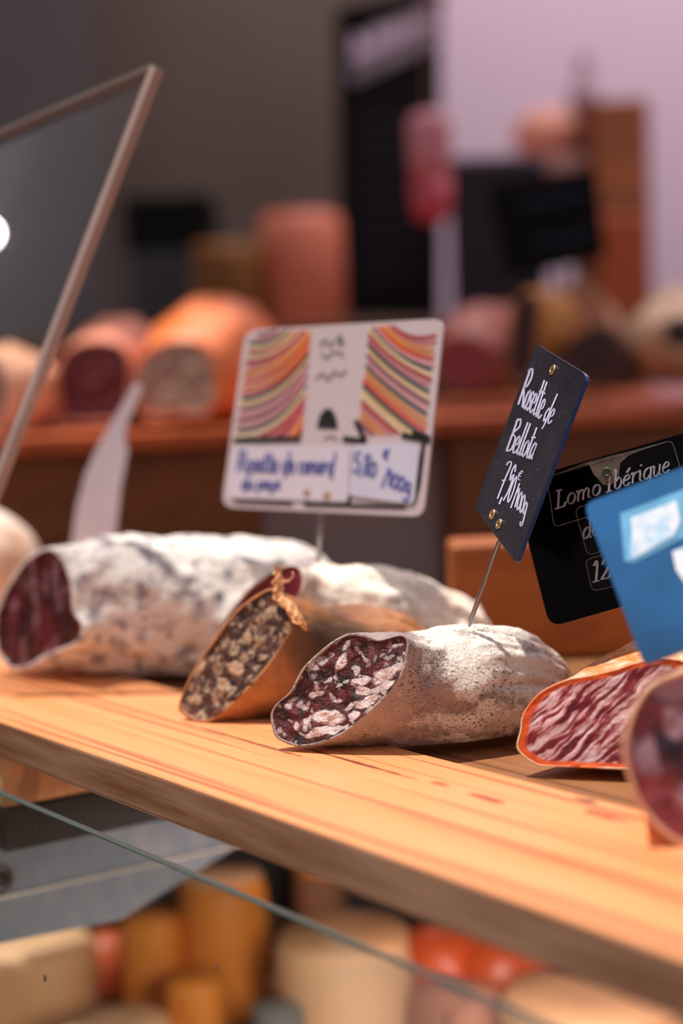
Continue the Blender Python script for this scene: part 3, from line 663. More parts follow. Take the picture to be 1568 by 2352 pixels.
class Card:
    def __init__(s, corners, depths=None, o=None, n=None):
        """corners as pixels TL TR BR BL; the card's plane from three of them with their depths"""
        if depths:
            a, b, c = (P(*corners[i], depths[i]) for i in (0, 1, 3))
            s.o = a; s.n = (b-a).cross(c-a).normalized()
        else: s.o, s.n = o, n.normalized()
        if s.n.dot(CP-s.o) < 0: s.n = -s.n
        s.c = corners
    def at(s, px, py, h=0): return onplane(px, py, s.o, s.n)+s.n*h
    def outline(s, r, seg=6, corners=None):
        cs = [Vector((x, y, 0)) for x, y in (corners or s.c)]; out = []
        for i, p in enumerate(cs):
            a = cs[i-1]; b = cs[(i+1) % len(cs)]; rr = r if isinstance(r, (int, float)) else r[i]
            pa = p+(a-p).normalized()*rr; pb = p+(b-p).normalized()*rr
            for k in range(seg+1):
                t = k/seg; q = pa.lerp(p, t).lerp(p.lerp(pb, t), t); out.append((q.x, q.y))
        return out
    def slab(s, name, pts, h0, h1, mat, parent, edge=None):
        n = len(pts); V = [s.at(x, y, h1) for x, y in pts]+[s.at(x, y, h0) for x, y in pts]
        Fc = [tuple(range(n)), tuple(range(2*n-1, n-1, -1))]+[(i, i+n, (i+1) % n+n, (i+1) % n) for i in range(n)]
        o = obj(name, V, Fc, mat, parent, smooth=False)
        if o.data.polygons[0].normal.dot(s.n) < 0: o.data.flip_normals()
        if edge:
            o.data.materials.append(edge)
            for p in o.data.polygons[2:]: p.material_index = 1
        return o
    def strokes(s, name, lines, wpx, mat, parent, h=.0003, nib=None, h0=None):
        V = []; Fc = []
        for ln in lines:
            for i in range(len(ln)-1):
                a, b = ln[i], ln[i+1]; d = b-a
                if d.length < 1e-5: continue
                d.normalize(); e = Vector((-d.y, d.x, 0))
                for vec in ([e*wpx*.5+d*0] if nib is None else [Vector((nib[0], nib[1], 0)), e*wpx*.5]):
                    q = [a-vec-d*wpx*.2, a+vec-d*wpx*.2, b+vec+d*wpx*.2, b-vec+d*wpx*.2]
                    k = len(V)
                    hh = h+(0 if vec is not None else 0)
                    V += [s.at(v.x, v.y, hh) for v in q]; Fc.append((k, k+1, k+2, k+3))
        return obj(name, V, Fc, mat, parent, smooth=False)
def ink(name, c, rough=.6, em=0): return plain(name, c, rough, 0, .03)
# --- printed card on the white salami -----------------------------------------
pc = Card([(563,758),(1019,731),(971,1187),(508,1165)], (1.10, 1.005, None, 1.10))
pcr = empty('price_card', P(728,1300,1.05), 'white price card printed with fans of coloured stripes, blue handwriting below', 'price card')
cardw = plain('card_white', (206, 192, 196), .35, 0, .02, coat=.3)
rimw = plain('card_rim', (222, 220, 232), .2, 0, .03, coat=.6)
pc.slab('card', pc.outline(32), -.0015, 0, cardw, pcr, rimw)
prnt = []
cols_ = [(188,48,56),(236,146,74),(240,210,150),(72,92,88),(214,120,128),(226,72,40),(150,80,104),(244,220,176),(232,160,96),(60,76,74),(232,168,172)]
mats = [ink('print_%s' % n, c, .5) for n, c in zip(('crimson','orange','cream','green','pink','vermilion','mauve','sand','amber','slate','rose'), cols_)]
def qb(a, b, c, n=18):
    return [Vector(((1-t)**2*a[0]+2*t*(1-t)*b[0]+t*t*c[0], (1-t)**2*a[1]+2*t*(1-t)*b[1]+t*t*c[1], 0)) for t in [i/n for i in range(n+1)]]
def clip(l, f):
    out = []; cur = []
    for p in l:
        if f(p): cur.append(p)
        else:
            if len(cur) > 1: out.append(cur)
            cur = []
    if len(cur) > 1: out.append(cur)
    return out
def inL(p): return 763-.06*(p.x-563) < p.y < 1003 and p.x > 572-(p.y-770)*.138 + max(0, 26-(p.y-763))*.8 and p.x < 714-(p.y-755)*.09
def inR(p): return 749-.06*(p.x-850) < p.y < 1000 and p.x < 1006-(p.y-745)*.112 - max(0, 24-(p.y-742))*.7 and p.x > 846-(p.y-750)*.09
for side in ('L', 'R'):
    groups = {i: [] for i in range(len(mats))}
    rnd = random.Random(3 if side == 'L' else 8)
    for i in range(38):
        k = (i*4+(i//5)) % len(mats) if side == 'R' else (i*4+(i//6)*3+2) % len(mats)
        if side == 'L':
            yc = 640+i*12.0; a = (716-(yc-755)*.09, yc); c = (536, yc+95+min(i, 14)*1.0); b = (640, yc+112+max(0, 10-i)*6)
        else:
            yc = 655+i*12.4; a = (838-(yc-750)*.09, yc); c = (1012, yc+112+i*2.2); b = (900, yc+88-i*.6+max(0, 8-i)*8)
        ln = qb(a, b, c, 40); groups[k] += clip(ln, inL if side == 'L' else inR)
    for k, g in groups.items():
        for g_ in g: pc.strokes('printed_stripe', [g_], 6.6 if side == 'L' else 7.2, mats[k], pcr, .00025+.00001*k)
blk = ink('print_black', (22, 20, 24), .5); grey = ink('print_grey', (120, 112, 116), .5)
def px_line(pts): return [Vector((x, y, 0)) for x, y in pts]
arch = [(728,983),(734,955),(748,938),(762,940),(772,958),(776,985)]
pc.slab('printed_arch', arch, .0001, .0004, blk, pcr)
for q in ([(540,1012),(688,1008)],[(790,1008),(838,1014)],[(925,1000),(985,1012)]): pc.strokes('printed_band', [px_line(q)], 13, blk, pcr, .0005)
for q in ([(975,1002),(962,1110)],[(962,1110),(950,1155)],[(930,1164),(700,1158)],[(806,1100),(801,1160)],[(706,1140),(704,1160)],[(540,1150),(670,1156)]): pc.strokes('printed_border', [px_line(q)], 8, blk, pcr, .00055)
for q in ([(818,968),(838,1010)],[(950,992),(985,1006)]): pc.strokes('printed_diagonal', [px_line(q)], 12, blk, pcr, .0005)
for q in ([(735,795),(748,780),(756,795),(768,782)],[(738,812),(750,822),(768,808),(790,816)],[(725,870),(742,858),(752,872),(768,854),(780,862),(796,850)],[(745,1008),(760,1002),(775,1010)]): pc.strokes('printed_script', [catmull(px_line(q), 4)], 4, grey, pcr, .0004)
pc.slab('printed_mark', [(772,778),(780,766),(788,778),(790,790),(778,794)], .0001, .0004, grey, pcr)
s1 = Card(pc.c, o=pc.o, n=pc.n)
stick = plain('sticker_paper', (214, 206, 220), .6, 0, .02); stick2 = plain('sticker_paper_cool', (208, 206, 226), .6, 0, .02)
st1 = pc.slab('sticker', pc.outline(8, 4, [(537,1022),(806,1028),(800,1152),(522,1144)]), .0004, .0007, stick, pcr)
st2 = pc.slab('sticker', pc.outline([10,26,14,10], 4, [(812,1022),(966,1020),(952,1158),(802,1138)]), .0005, .0009, stick2, pcr)
blue = ink('ink_blue', (86, 98, 184), .5)
pc.strokes('handwriting', layout('Rosette de canard', HAND, (546,1082), (40,1.0), (5,-46), 1.0)+layout('du pays', HAND, (556,1122), (38,0), (3,-30)), 4.5, blue, st1, .0011)
pc.strokes('handwritten_price', layout('5,80', HAND, (812,1084), (40,10), (6,-48))+layout('€', HAND, (878,1066), (36,4), (6,-34))+layout('/100g', HAND, (880,1112), (40,14), (6,-46)), 5, blue, st2, .0012)
brownspot = ink('print_brown', (170, 132, 100))
for x, y in ((706,1133),(752,1139)): pc.slab('grommet', [(x-8,y-8),(x+6,y-9),(x+9,y+4),(x,y+11),(x-8,y+6)], 0, .0008, brownspot, pcr)
tube('pin', [pc.at(742,1120,-.003), P(738,1180,1.052), P(729,1300,1.05)], .0011, steel, pcr, radii=[.0017]*3)
# --- chalk label -----------------------------------------------------------------
ch = Card([(1231,790),(1348,861),(1184,1293),(1089,1165)], (.905, .842, None, .905))
chr_ = empty('chalk_label', P(1080,1428,.893), 'dark slate label hand-lettered in white, turned nearly edge-on above the front salami', 'price label')
slate = Mat('slate_black'); f = slate.noise(45, 5); slate.col(slate.ramp(f, [(.3, (26, 25, 32)), (.7, (46, 43, 50))]))
sp_ = slate.noise(1500, 2, .5); slate.col(slate.mix(slate.ramp(sp_, [(.70, 0.0), (.74, .6)]), slate.ramp(f, [(.3, (17, 17, 26)), (.7, (36, 35, 46))]), (190, 180, 185)))
slate.rough(slate.ramp(f, [(.3, .28), (.7, .42)])); slate.b.inputs['Specular IOR Level'].default_value = .25; slate.b.inputs['Coat Weight'].default_value = .0; slate.b.inputs['Coat Roughness'].default_value = .25
slabedge = plain('slate_edge_sky_tint', (30, 62, 116), .3, coat=.5)  # blue is the reflected sky, put into the edge colour
chp = ch.slab('plate', ch.outline([6, 16, 8, 14]), -.0022, 0, slate.m, chr_, slabedge)
chalk = plain('chalk_ink', (196, 196, 226), .7)
ch.strokes('lettering', layout('Rosette', HAND, (1190,928), (22,15), (27,-82)), 3.7, chalk, chp, .0003)
ch.strokes('lettering', layout('de', HAND, (1246,968), (26,8), (24,-62)), 3.4, chalk, chp, .0003)
ch.strokes('lettering', layout('Bellota', HAND, (1163,1034), (27,10), (25,-72)), 3.7, chalk, chp, .0003)
ch.strokes('price_lettering', layout('7,90', HAND, (1140,1144), (24,8), (27,-84)), 3.4, chalk, chp, .0003)
ch.strokes('euro_sign', layout('€', HAND, (1183,1116), (22,10), (12,-38)), 2.4, chalk, chp, .0003)
ch.strokes('price_lettering', layout('/100g', HAND, (1176,1158), (19,18), (14,-58)), 3.2, chalk, chp, .0003)
for x, y in ((1270,850),(1132,1182),(1147,1204)):
    torus('grommet', ch.at(x, y, .0003), ch.n, .0019, .0009, brass, chr_)
tube('pin', [ch.at(1156,1215,-.003), P(1146,1246,.879), P(1112,1338,.886), P(1080,1428,.893), P(1077,1440,.894)], .0011, steel, chr_, radii=[.0013,.0013,.0013,.0013,.0004])
# --- black printed label, Lomo ----------------------------------------------------
nL = (CP-P(1400,1220,.88)).normalized()+RX*(-.20)+UX*.02
lo = Card([(1177,1107),(1640,975),(1725,1308),(1262,1441)], o=P(1400,1220,.886), n=nL)
lor = empty('name_label', P(1490,1530,.885), 'glossy black label with white italic lettering, half hidden by the blue label', 'price label')
bl = Mat('black_plastic'); bl.col((5, 5, 8)); bl.rough(.16); bl.b.inputs['Specular IOR Level'].default_value = .08
bl.bump(bl.noise(25, 2), .05, .001)
lo.slab('plate', lo.outline(34), -.002, 0, bl.m, lor)
wht = plain('label_white', (200, 208, 228), .6)
tape = Mat('tape_film'); tape.col((4, 4, 6)); tape.rough(.08); tape.b.inputs['Specular IOR Level'].default_value = .12
tedge = plain('tape_edge', (110, 102, 102), .5, vary=.4, scale=400)
for cs, r in (([(1256,1096),(1543,1011),(1575,1118),(1273,1211)], 14), ([(1320,1168),(1560,1095),(1588,1190),(1350,1277)], 16), ([(1344,1286),(1520,1235),(1545,1315),(1360,1358)], 14)):
    ol = lo.outline(r, 6, cs); lo.slab('tape_strip', ol, .0002, .0005, tape.m, lor)
    q = [Vector((x, y, 0)) for x, y in ol]; lo.strokes('tape_edge', [q+[q[0]]], 1.7, tedge, lor, .0007)
TPS = [o for o in lor.children if o.name.startswith('tape_strip')]
lo.strokes('lettering', layout('Lomo Ibérique', SERIF, (1276,1169), (41.5,-13.6), (2.5,-40.5)), 2.2, wht, TPS[0], .0009, nib=(1.9,.9))
lo.strokes('lettering', layout('de', SERIF, (1338,1239), (41,-13), (2.5,-40.5)), 2.2, wht, TPS[1], .0009, nib=(1.9,.9))
lo.strokes('price_lettering', layout('12', SERIF, (1358,1338), (46,-12), (3,-46)), 2.6, wht, TPS[2], .0009, nib=(2.3,1.0))
smear = Mat('glue_smear'); smear.col(smear.ramp(smear.noise(160, 5), [(.3, (70, 66, 58)), (.7, (126, 118, 106))])); smear.rough(.6)
lo.slab('glue_smear', [(1262,1094),(1330,1072),(1352,1066),(1364,1090),(1384,1112),(1398,1116),(1420,1104),(1424,1064),(1444,1046),(1474,1034),(1540,1013),(1500,1022),(1450,1036),(1400,1048),(1340,1064)], .0005, .0006, smear.m, lor)
torus('grommet', lo.at(1394,1085,.0008), lo.n, .0019, .0007, plain('green_grommet', (60, 76, 60), .4), lor)
torus('grommet', lo.at(1438,1373,.0003), lo.n, .0019, .0005, brass, lor)
torus('grommet', lo.at(1462,1366,.0003), lo.n, .0019, .0005, brass, lor)
tube('pin', [lo.at(1478,1340,-.003), P(1484,1400,.886), P(1490,1535,.885)], .0012, steel, lor)
# --- blue out-of-focus label -------------------------------------------------------
bd = .752
nB2 = (CP-P(1480,1300,bd)).normalized()+RX*(-.06)+UX*(.36)
bc = Card([(1340,1158),(1660,1038),(1760,1420),(1478,1530)], o=P(1480,1300,bd), n=nB2)
bcr = empty('blue_label', P(1600,1580,.75), 'blurred glossy blue label in the foreground at the right edge', 'price label')
bp = Mat('sky_tinted_plastic'); bp.col(bp.ramp(bp.noise(30, 2), [(.3, (12, 46, 84)), (.7, (24, 70, 116))])); bp.rough(.1); bp.b.inputs['Metallic'].default_value = .3  # blue base colour stands in for sky reflected by a dark plate
bp.b.inputs['Coat Weight'].default_value = 1; bp.b.inputs['Coat Roughness'].default_value = .03
bc.slab('plate', bc.outline(24), -.002, 0, bp.m, bcr)
wp = Mat('painted_glare_white'); wp.col(wp.mix(wp.ramp(wp.noise(90, 4), [(.45, 0.0), (.6, 1.0)]), (250, 252, 255), (196, 226, 246))); wp.rough(.15); wp.b.inputs['Coat Weight'].default_value = 1  # white patches paint the bright sky glare on the label
bc.slab('painted_glare', [(1448,1190),(1500,1172),(1552,1150),(1562,1196),(1548,1232),(1510,1252),(1462,1280),(1450,1284),(1446,1262),(1452,1226)], .0004, .0008, wp.m, bcr)
bc.slab('painted_glare', [(1543,1268),(1600,1246),(1620,1320),(1572,1340),(1552,1310)], .0004, .0008, wp.m, bcr)
ps = plain('painted_glare_blue', (110, 176, 214), .2, 0, .2, 60, coat=1)  # paler sheen around the glare, painted as a flat patch
bc.slab('painted_pale_glare', [(1424,1180),(1640,1098),(1670,1206),(1560,1240),(1456,1292),(1434,1290)], .0002, .0004, ps, bcr)
tube('pin', [bc.at(1600,1440,-.003), P(1604,1500,.755), P(1606,1600,.75)], .0012, steel, bcr)
# --- white ticket seen from its edge ------------------------------------------------
wt = Card([(150,880),(330,880),(330,1260),(150,1260)], o=P(230,1060,1.28), n=Vector((.1,-1,.1)))
wtr = empty('ticket_card', G(215,1340,-.006) if False else P(212,1330,1.28), 'translucent white ticket seen edge-on behind the largest salami', 'ticket')
tk = plain('ticket_plastic', (248, 240, 252), .4, coat=.3)
wt.slab('ticket', [(306,884),(318,876),(326,890),(290,978),(286,1010),(294,1034),(276,1130),(262,1270),(160,1270),(176,1160),(196,1086),(232,1010)], -.002, 0, tk, wtr)
tube('pin', [P(214,1260,1.282), P(205,1400,1.282)], .0012, steel, wtr)
# --- clear acrylic guard ------------------------------------------------------------
gd = Card([(-260,420),(362,153),(-62,1268),(-260,1268)], (1.16, 1.03, None, 1.10))
gr = empty('acrylic_guard', gd.at(-150,1260), 'clear acrylic guard sheet with a pale edge, standing at upper left', 'screen')
ac = glassy('acrylic_clear', (.95, .94, .93, 1), .008)
gd.slab('sheet', [(-260,422),(360,157),(-60,1262),(-260,1262)], -.003, .003, ac, gr)
acE = plain('acrylic_edge', (172, 146, 138), .35, coat=.4); acT = plain('acrylic_top_edge', (104, 88, 84), .35)
def beam(name, a, b, w_, t_, mat, parent):
    d = (b-a); s = d.cross(gd.n).normalized()*w_
    v, f = boxgeo(a-s*.5-gd.n*t_*.5, s, gd.n*t_, d); return obj(name, v, f, mat, parent, False, bevel=.0006)
beam('side_edge', gd.at(-62,1262), gd.at(360,158), .0056, .0072, acE, gr)
beam('top_edge', gd.at(358,156), gd.at(-260,421), .0040, .0066, acT, gr)
# ------------------------------------------------------------------ back counter
q0 = G(0, 1005, .136); q1 = G(1568, 930, .136); ud = (q1-q0).normalized(); vd = Vector((-ud.y, ud.x, 0))
bcw = wood('counter_pine', (196, 92, 40), (160, 66, 24), (100, 38, 16), .5, .4)
dkw = wood('cabinet_wood', (132, 70, 24), (104, 50, 14), (58, 26, 8), .6, .5)
cnt = empty('back_counter', q0.lerp(q1, .5)+Vector((0,0,-1.1)), 'orange-brown wooden counter across the background, cured meats on it', 'counter')
def cbox(name, a, b, v0_, v1_, z0, z1, mat, bevel=.004, parent=cnt):
    v, f = boxgeo(q0+ud*a+vd*v0_+Vector((0,0,z0-.136)), ud*(b-a), vd*(v1_-v0_), Vector((0,0,z1-z0)))
    return obj(name, v, f, mat, parent, False, bevel=bevel)
LN = (q1-q0).length
cbox('counter_top', -1.2, LN+1.2, 0, .62, .118, .136, bcw.m, .003)
cbox('front_panel', -1.2, .262, .03, .06, -.96, .118, dkw.m)
cbox('front_panel', LN-.26, LN+1.2, .03, .06, -.96, .118, dkw.m)
cbox('inner_back', .263, LN-.261, .05, .06, -.96, .118, plain('counter_grey', (150, 126, 122), .7))
# nearer brown box between counter and ledge
bx0 = P(1034,1252,1.14); 
crw = wood('box_wood', (166, 92, 34), (150, 80, 26), (104, 52, 18), .5, .5)
v, f = boxgeo(Vector((bx0.x, bx0.y, -.006)), Vector((.55,.04,0)), Vector((0,.05,0)), Vector((0,0,bx0.z+.006)))
tag(obj('wooden_box', v, f, crw.m, None, False, bevel=.004), 'plain orange-brown wooden box on the ledge behind the right-hand labels', 'box')
# ------------------------------------------------------------------ room
struct(obj('floor', [(-4,-2,-.96),(5,-2,-.96),(5,6,-.96),(-4,6,-.96)], [(0,1,2,3)], plain('floor_grey', (92, 84, 82), .7), None, False))
wallm = Mat('wall_plaster'); wallm.col(wallm.ramp(wallm.noise(.9, 3), [(.3, (82, 70, 64)), (.7, (104, 90, 86))])); wallm.rough(.9)
def quadwall(name, a, b, z0, z1, mat, th=.08):
    d = (b-a).normalized(); n = Vector((-d.y, d.x, 0))*th
    v, f = boxgeo(Vector((a.x, a.y, z0)), Vector((b.x-a.x, b.y-a.y, 0)), n, Vector((0,0,z1-z0))); return struct(obj(name, v, f, mat, None, False))
quadwall('wall_back', Vector((-3, 4.6, 0)), P(1000,500,4.0).xy.to_3d(), -.96, 2.6, wallm.m)
lav = plain('wall_lavender', (222, 200, 222), .9, 0, .04, 1)
quadwall('wall_right', P(1005,500,3.9).xy.to_3d(), Vector((2.4, 3.1, 0)), -.96, 2.6, lav)
cool = plain('column_grey', (74, 70, 74), .9)
quadwall('trim_1', P(-300,100,3.8).xy.to_3d(), P(215,100,3.9).xy.to_3d(), -.96, 2.6, cool)
RY = 1.95
struct(obj('added_ceiling', boxgeo(Vector((-4, RY, 2.5)), Vector((9,0,0)), Vector((0,4,0)), Vector((0,0,.08)))[0], boxgeo(Vector((-4, RY, 2.5)), Vector((9,0,0)), Vector((0,4,0)), Vector((0,0,.08)))[1], plain('added_ceiling_grey', (150, 140, 140), .9), None, False))  # added unseen roof that keeps the sun off the background
# rear counter carrying the far goods
rc = P(400,715,2.75)
rcm = wood('rear_wood', (120, 76, 44), (98, 60, 36), (60, 36, 24), .4, .6)
v, f = boxgeo(Vector((-1.6, rc.y, -.96)), Vector((2.01,0,0)), Vector((0,.5,0)), Vector((0,0,rc.z+.96-.03)))
tag(obj('rear_counter', v, f, rcm.m, None, False, bevel=.005), 'brown rear counter far behind the hams, dark boards standing on it', 'counter')
def lathe(name, c, prof, mat, parent=None, n=32, sy=1.0, wob=.0):
    V = []; L = len(prof)
    for (r, z) in prof:
        for k in range(n):
            t = 2*math.pi*k/n; rr = r*(1+wob*noise.noise(Vector((math.cos(t), math.sin(t), z*8+c.x*9))))
            V.append(c+Vector((rr*math.cos(t), rr*sy*math.sin(t), z)))
    Fc = [(i*n+k, i*n+(k+1) % n, (i+1)*n+(k+1) % n, (i+1)*n+k) for i in range(L-1) for k in range(n)]
    Fc.append(tuple(range(n))[::-1]); Fc.append(tuple(range((L-1)*n, L*n)))
    return obj(name, V, Fc, mat, parent)
def upright(name, x0, x1, y0, y1, d, mat, label, cat, prof=None, base_z=None, wob=.02, parts=()):
    """standing turned object filling pixel box x0..x1, y0..y1 at depth d"""
    top = P((x0+x1)/2, y0, d); bot = P((x0+x1)/2, y1, d); r = (x1-x0)/2*d/FPX; h = top.z-bot.z
    zb = bot.z if base_z is None else base_z; h = top.z-zb
    prof = prof or [(.9,0),(1,.03),(1,.9),(.93,.97),(.8,1)]
    root = empty(name, Vector((top.x, top.y, zb)), label, cat)
    lathe('body', Vector((top.x, top.y, zb)), [(a*r, b*h) for a, b in prof], mat, root, wob=wob)
    for nm, a, b, pr, mt in parts:
        lathe(nm, Vector((top.x, top.y, zb)), [(p*r, (a+(b-a)*q)*h) for p, q in pr], mt, root)
    return root
zc = rc.z-.03
salm = plain('salmon_glaze', (226, 132, 104), .5); must = plain('mustard_basket', (132, 84, 34), .7, 0, .3)
upright('canister', 590, 785, 492, 720, 2.95, salm, 'round salmon-pink canister standing left of the tall black menu board', 'canister', base_z=zc, parts=(('lid', .97, 1.03, [(.5,0),(.86,.1),(.86,.8),(.5,1)], plain('salmon_lid', (170, 98, 84), .5)),))
upright('wicker_basket', 440, 600, 560, 715, 2.9, must, 'dim mustard-brown basket left of the salmon canister', 'basket', prof=[(.8,0),(.95,.4),(1,.85),(.96,1),(.7,.96)], base_z=zc)
black = plain('black_box', (14, 13, 15), .6, spec=.1); bluish = plain('charcoal_box', (46, 48, 54), .6)
def stand(name, x0, x1, y0, y1, d, th, mat, label, cat, bz_=None, rot=0, parent=None):
    a = P(x0, y1, d); b = P(x1, y1, d); t = P(x0, y0, d); z0 = a.z if bz_ is None else bz_
    o = boxgeo(Vector((a.x, a.y, z0)), Vector((b.x-a.x, 0, 0)), Vector((0, th, 0)), Vector((0,0,t.z-z0)))
    ob = obj(name, o[0], o[1], mat, parent, False, bevel=.004)
    if label: tag(ob, label, cat)
    return ob
esp = empty('coffee_machine', P(390,715,3.05), 'black machine-like box with charcoal base in the dim background at left', 'machine')
stand('upper_body', 285, 490, 452, 580, 3.05, .2, black, None, None, None, parent=esp)
stand('lower_body', 300, 440, 585, 715, 3.05, .2, bluish, None, None, zc, parent=esp)
# menu board
mbd = 3.1
mb = empty('menu_board', P(900,720,mbd), 'tall black menu board with a slanting strip of pale lettering at its top', 'menu board')
mbm = plain('menu_black', (20, 17, 24), .55, spec=.1); mfr = plain('menu_frame', (8, 7, 9), .6, spec=.1); mlet = plain('menu_lettering', (236, 216, 240), .8); mdim = plain('menu_faint_lettering', (48, 42, 58), .8)
c0_ = Card([(782,5),(1013,5),(1013,720),(782,720)], o=P(900,360,mbd), n=Vector((0,-1,0)))
mpn = c0_.slab('panel', [(782,30),(1013,-12),(1013,730),(795,730)], -.03, 0, mbm, mb)
c0_.slab('frame', [(770,30),(790,30),(802,730),(782,730)], -.03, .01, mfr, mb)
c0_.slab('frame', [(772,22),(1018,-22),(1018,0),(772,40)], -.03, .012, mfr, mb)
rl = random.Random(2); ls = []
for i in range(9):
    x = 815+i*21; y = 178-(x-815)*.46; hgt = 74+rl.random()*26
    ls.append(px_line([(x, y+6), (x+2, y-hgt*.2), (x+rl.random()*6, y-hgt*.95)])); ls.append(px_line([(x, y+2), (x+15, y-8)])); ls.append(px_line([(x, y-30), (x+14, y-40)]))
c0_.strokes('lettering', ls, 17, mlet, mpn, .004)
ls = []
for r_ in range(9):
    for i in range(5): ls.append(px_line([(830+i*32, 285+r_*44-i*3), (850+i*32, 281+r_*44-i*3)]))
for l_ in ls: c0_.strokes('faint_lettering', [l_], 9, mdim, mpn, .003)
# boards and goods to the right
sg = empty('chalkboard', P(1130,720,2.8), 'dark grey chalkboard with a light top rail behind the tilted black sign', 'sign')
stand('board', 1040, 1260, 378, 720, 2.8, .015, plain('chalkboard_grey', (50, 46, 54), .6, spec=.1), None, None, zc, parent=sg)
stand('top_rail', 1036, 1264, 360, 384, 2.79, .03, plain('rail_mauve', (92, 80, 98), .5), None, None, None, parent=sg)
tcd = 2.15
tcr = empty('black_sign', P(1290,900,tcd), 'black sign tilted to the right above the meats in the background', 'sign')
tcc = Card([(1120,430),(1368,385),(1392,590),(1165,640)], o=P(1260,510,tcd), n=Vector((.05,-1,.1)))
tcc.slab('panel', tcc.outline(14), -.003, 0, plain('sign_black', (7, 7, 9), .5, spec=.1), tcr)
sbi = plain('sign_blue_ink', (34, 40, 64), .8)
for q in ([(1230,560),(1262,548),(1290,556),(1360,532)], [(1200,470),(1340,444)]): tcc.strokes('faint_lettering', [px_line(q)], 10, sbi, tcr, .002)
tube('stake', [tcc.at(1285,600,-.006), P(1292,720,tcd+.01), P(1294,800,tcd+.01)], .003, plain('stake_dark', (40,34,34), .5), tcr)
pk = empty('hanging_sausage', P(992,510,2.3), 'pink and red sausage hanging in front of the black menu board', 'sausage')
cpk = P(992,510,2.3); hp = (510-262)*2.3/FPX; rp = 54*2.3/FPX
lathe('upper_casing', cpk, [(rp*.88,hp*.40),(rp*.92,hp*.6),(rp*.95,hp*.85),(rp*.86,hp*.96),(rp*.5,hp)], plain('pink_casing', (206, 136, 148), .5), pk, wob=.02)
lathe('lower_casing', cpk, [(rp*.3,0),(rp*.7,hp*.03),(rp*.86,hp*.12),(rp*.88,hp*.4)], plain('red_casing', (196, 76, 92), .5), pk, wob=.02)
tube('string', [cpk+Vector((0,0,hp*.98)), cpk+Vector((0,0,2.30))], .0012, plain('string', (190,170,150), .8), pk, 6)
upright('wine_bottle', 1305, 1374, 130, 367, 3.36, plain('bottle_mauve', (150, 122, 138), .35), 'mauve bottle silhouette before the lavender wall', 'bottle', prof=[(.85,0),(1,.02),(1,.62),(.8,.72),(.42,.8),(.38,.97),(.44,.98),(.44,1)], wob=0)
ws = empty('wooden_cupboard', P(1440,720,2.95), 'tall orange-brown wooden cupboard against the lavender wall', 'cupboard')
cpm = wood('cupboard_wood', (176, 104, 62), (150, 84, 50), (104, 56, 36), .5, .6)
stand('body', 1372, 1500, 235, 735, 2.95, .3, cpm.m, None, None, -.9, parent=ws)
stand('lower_door', 1378, 1496, 500, 735, 2.94, .012, plain('door_orange', (176, 84, 36), .5), None, None, parent=ws)
stand('dark_side', 1345, 1376, 225, 420, 2.97, .25, plain('cupboard_side', (104, 48, 40), .6), None, None, parent=ws)
tag(stand('wall_shelf', 1040, 1344, 365, 400, 2.96, .5, plain('shelf_peach', (196, 150, 140), .6), None, None), 'pale peach wall shelf above the dark chalkboard', 'shelf')
br = empty('bread_loaf', P(1278,364,3.08), 'peach-coloured round loaf lying above the tilted black sign', 'bread')
hb = P(1262,364,3.08)
lathe('crust', hb, [(.035,0),(.055,.01),(.064,.035),(.058,.062),(.035,.082),(.008,.09)], plain('loaf_peach', (206, 140, 120), .6), br, wob=.2)
tube('score_line', [hb+Vector((-.03,-.05,.05)), hb+Vector((0,-.045,.075)), hb+Vector((.03,-.03,.075))], .004, plain('loaf_flour', (224, 190, 176), .8), br, 8)
lampo = empty('spot_lamp', P(-26,536,3.7), 'small white lamp shining at the far left edge', 'lamp')
lc = P(-26,536,3.7)
eml = bpy.data.materials.new('lamp_glow'); eml.use_nodes = True; b_ = eml.node_tree.nodes['Principled BSDF']; b_.inputs['Emission Color'].default_value = (1,.93,.85,1); b_.inputs['Emission Strength'].default_value = 60
lathe('bulb', lc, [(.002,-.012),(.010,-.009),(.013,0),(.010,.009),(.004,.013)], eml, lampo, 16)
tube('stem', [lc+Vector((0,0,.012)), lc+Vector((0,0,1.85))], .004, plain('lamp_stem', (40,38,40), .5), lampo, 8)
# ------------------------------------------------------------------ meats on the back counter
def bgmeat(label, cat, name, outline, d, n, st, casing, meat, seed, N=72):
    outline = [(x, y) for x, y in outline]
    cx = sum(p[0] for p in outline)/len(outline); cy = sum(p[1] for p in outline)/len(outline)
    return sausage(name, label, cat, outline, P(cx, cy, d), n, [(P(x, y, dd), rs*dd/FPX, ru*dd/FPX) for x, y, dd, rs, ru in st], casing, meat, N=N, sub=6, amp=.003, rim=.004, rings=14, face_amp=.002, seed=seed, group=None)
cream = plain('ham_fat', (238, 178, 140), .5, 0, .15, 40); peach = plain('ham_rind_peach', (220, 140, 112), .5, 0, .2, 40)
orange = plain('orange_rind', (232, 124, 62), .4, 0, .1, 30); beige = plain('beige_cut', (158, 128, 114), .6, 0, .1, 40)
darkred = plain('dark_red_meat', (88, 12, 24), .5, 0, .25, 60); brown = plain('brown_crust', (150, 80, 44), .6, 0, .3, 50)
deep = plain('deep_brown_meat', (54, 18, 14), .5, 0, .3, 50); pinkm = plain('pink_red_meat', (150, 52, 58), .5, 0, .3, 50); tan = plain('tan_rind', (196, 152, 116), .6, 0, .2, 40); mustm = plain('mustard_rind', (186, 122, 52), .6, 0, .25, 40)
nn = Vector((-.25,-.95,.1))
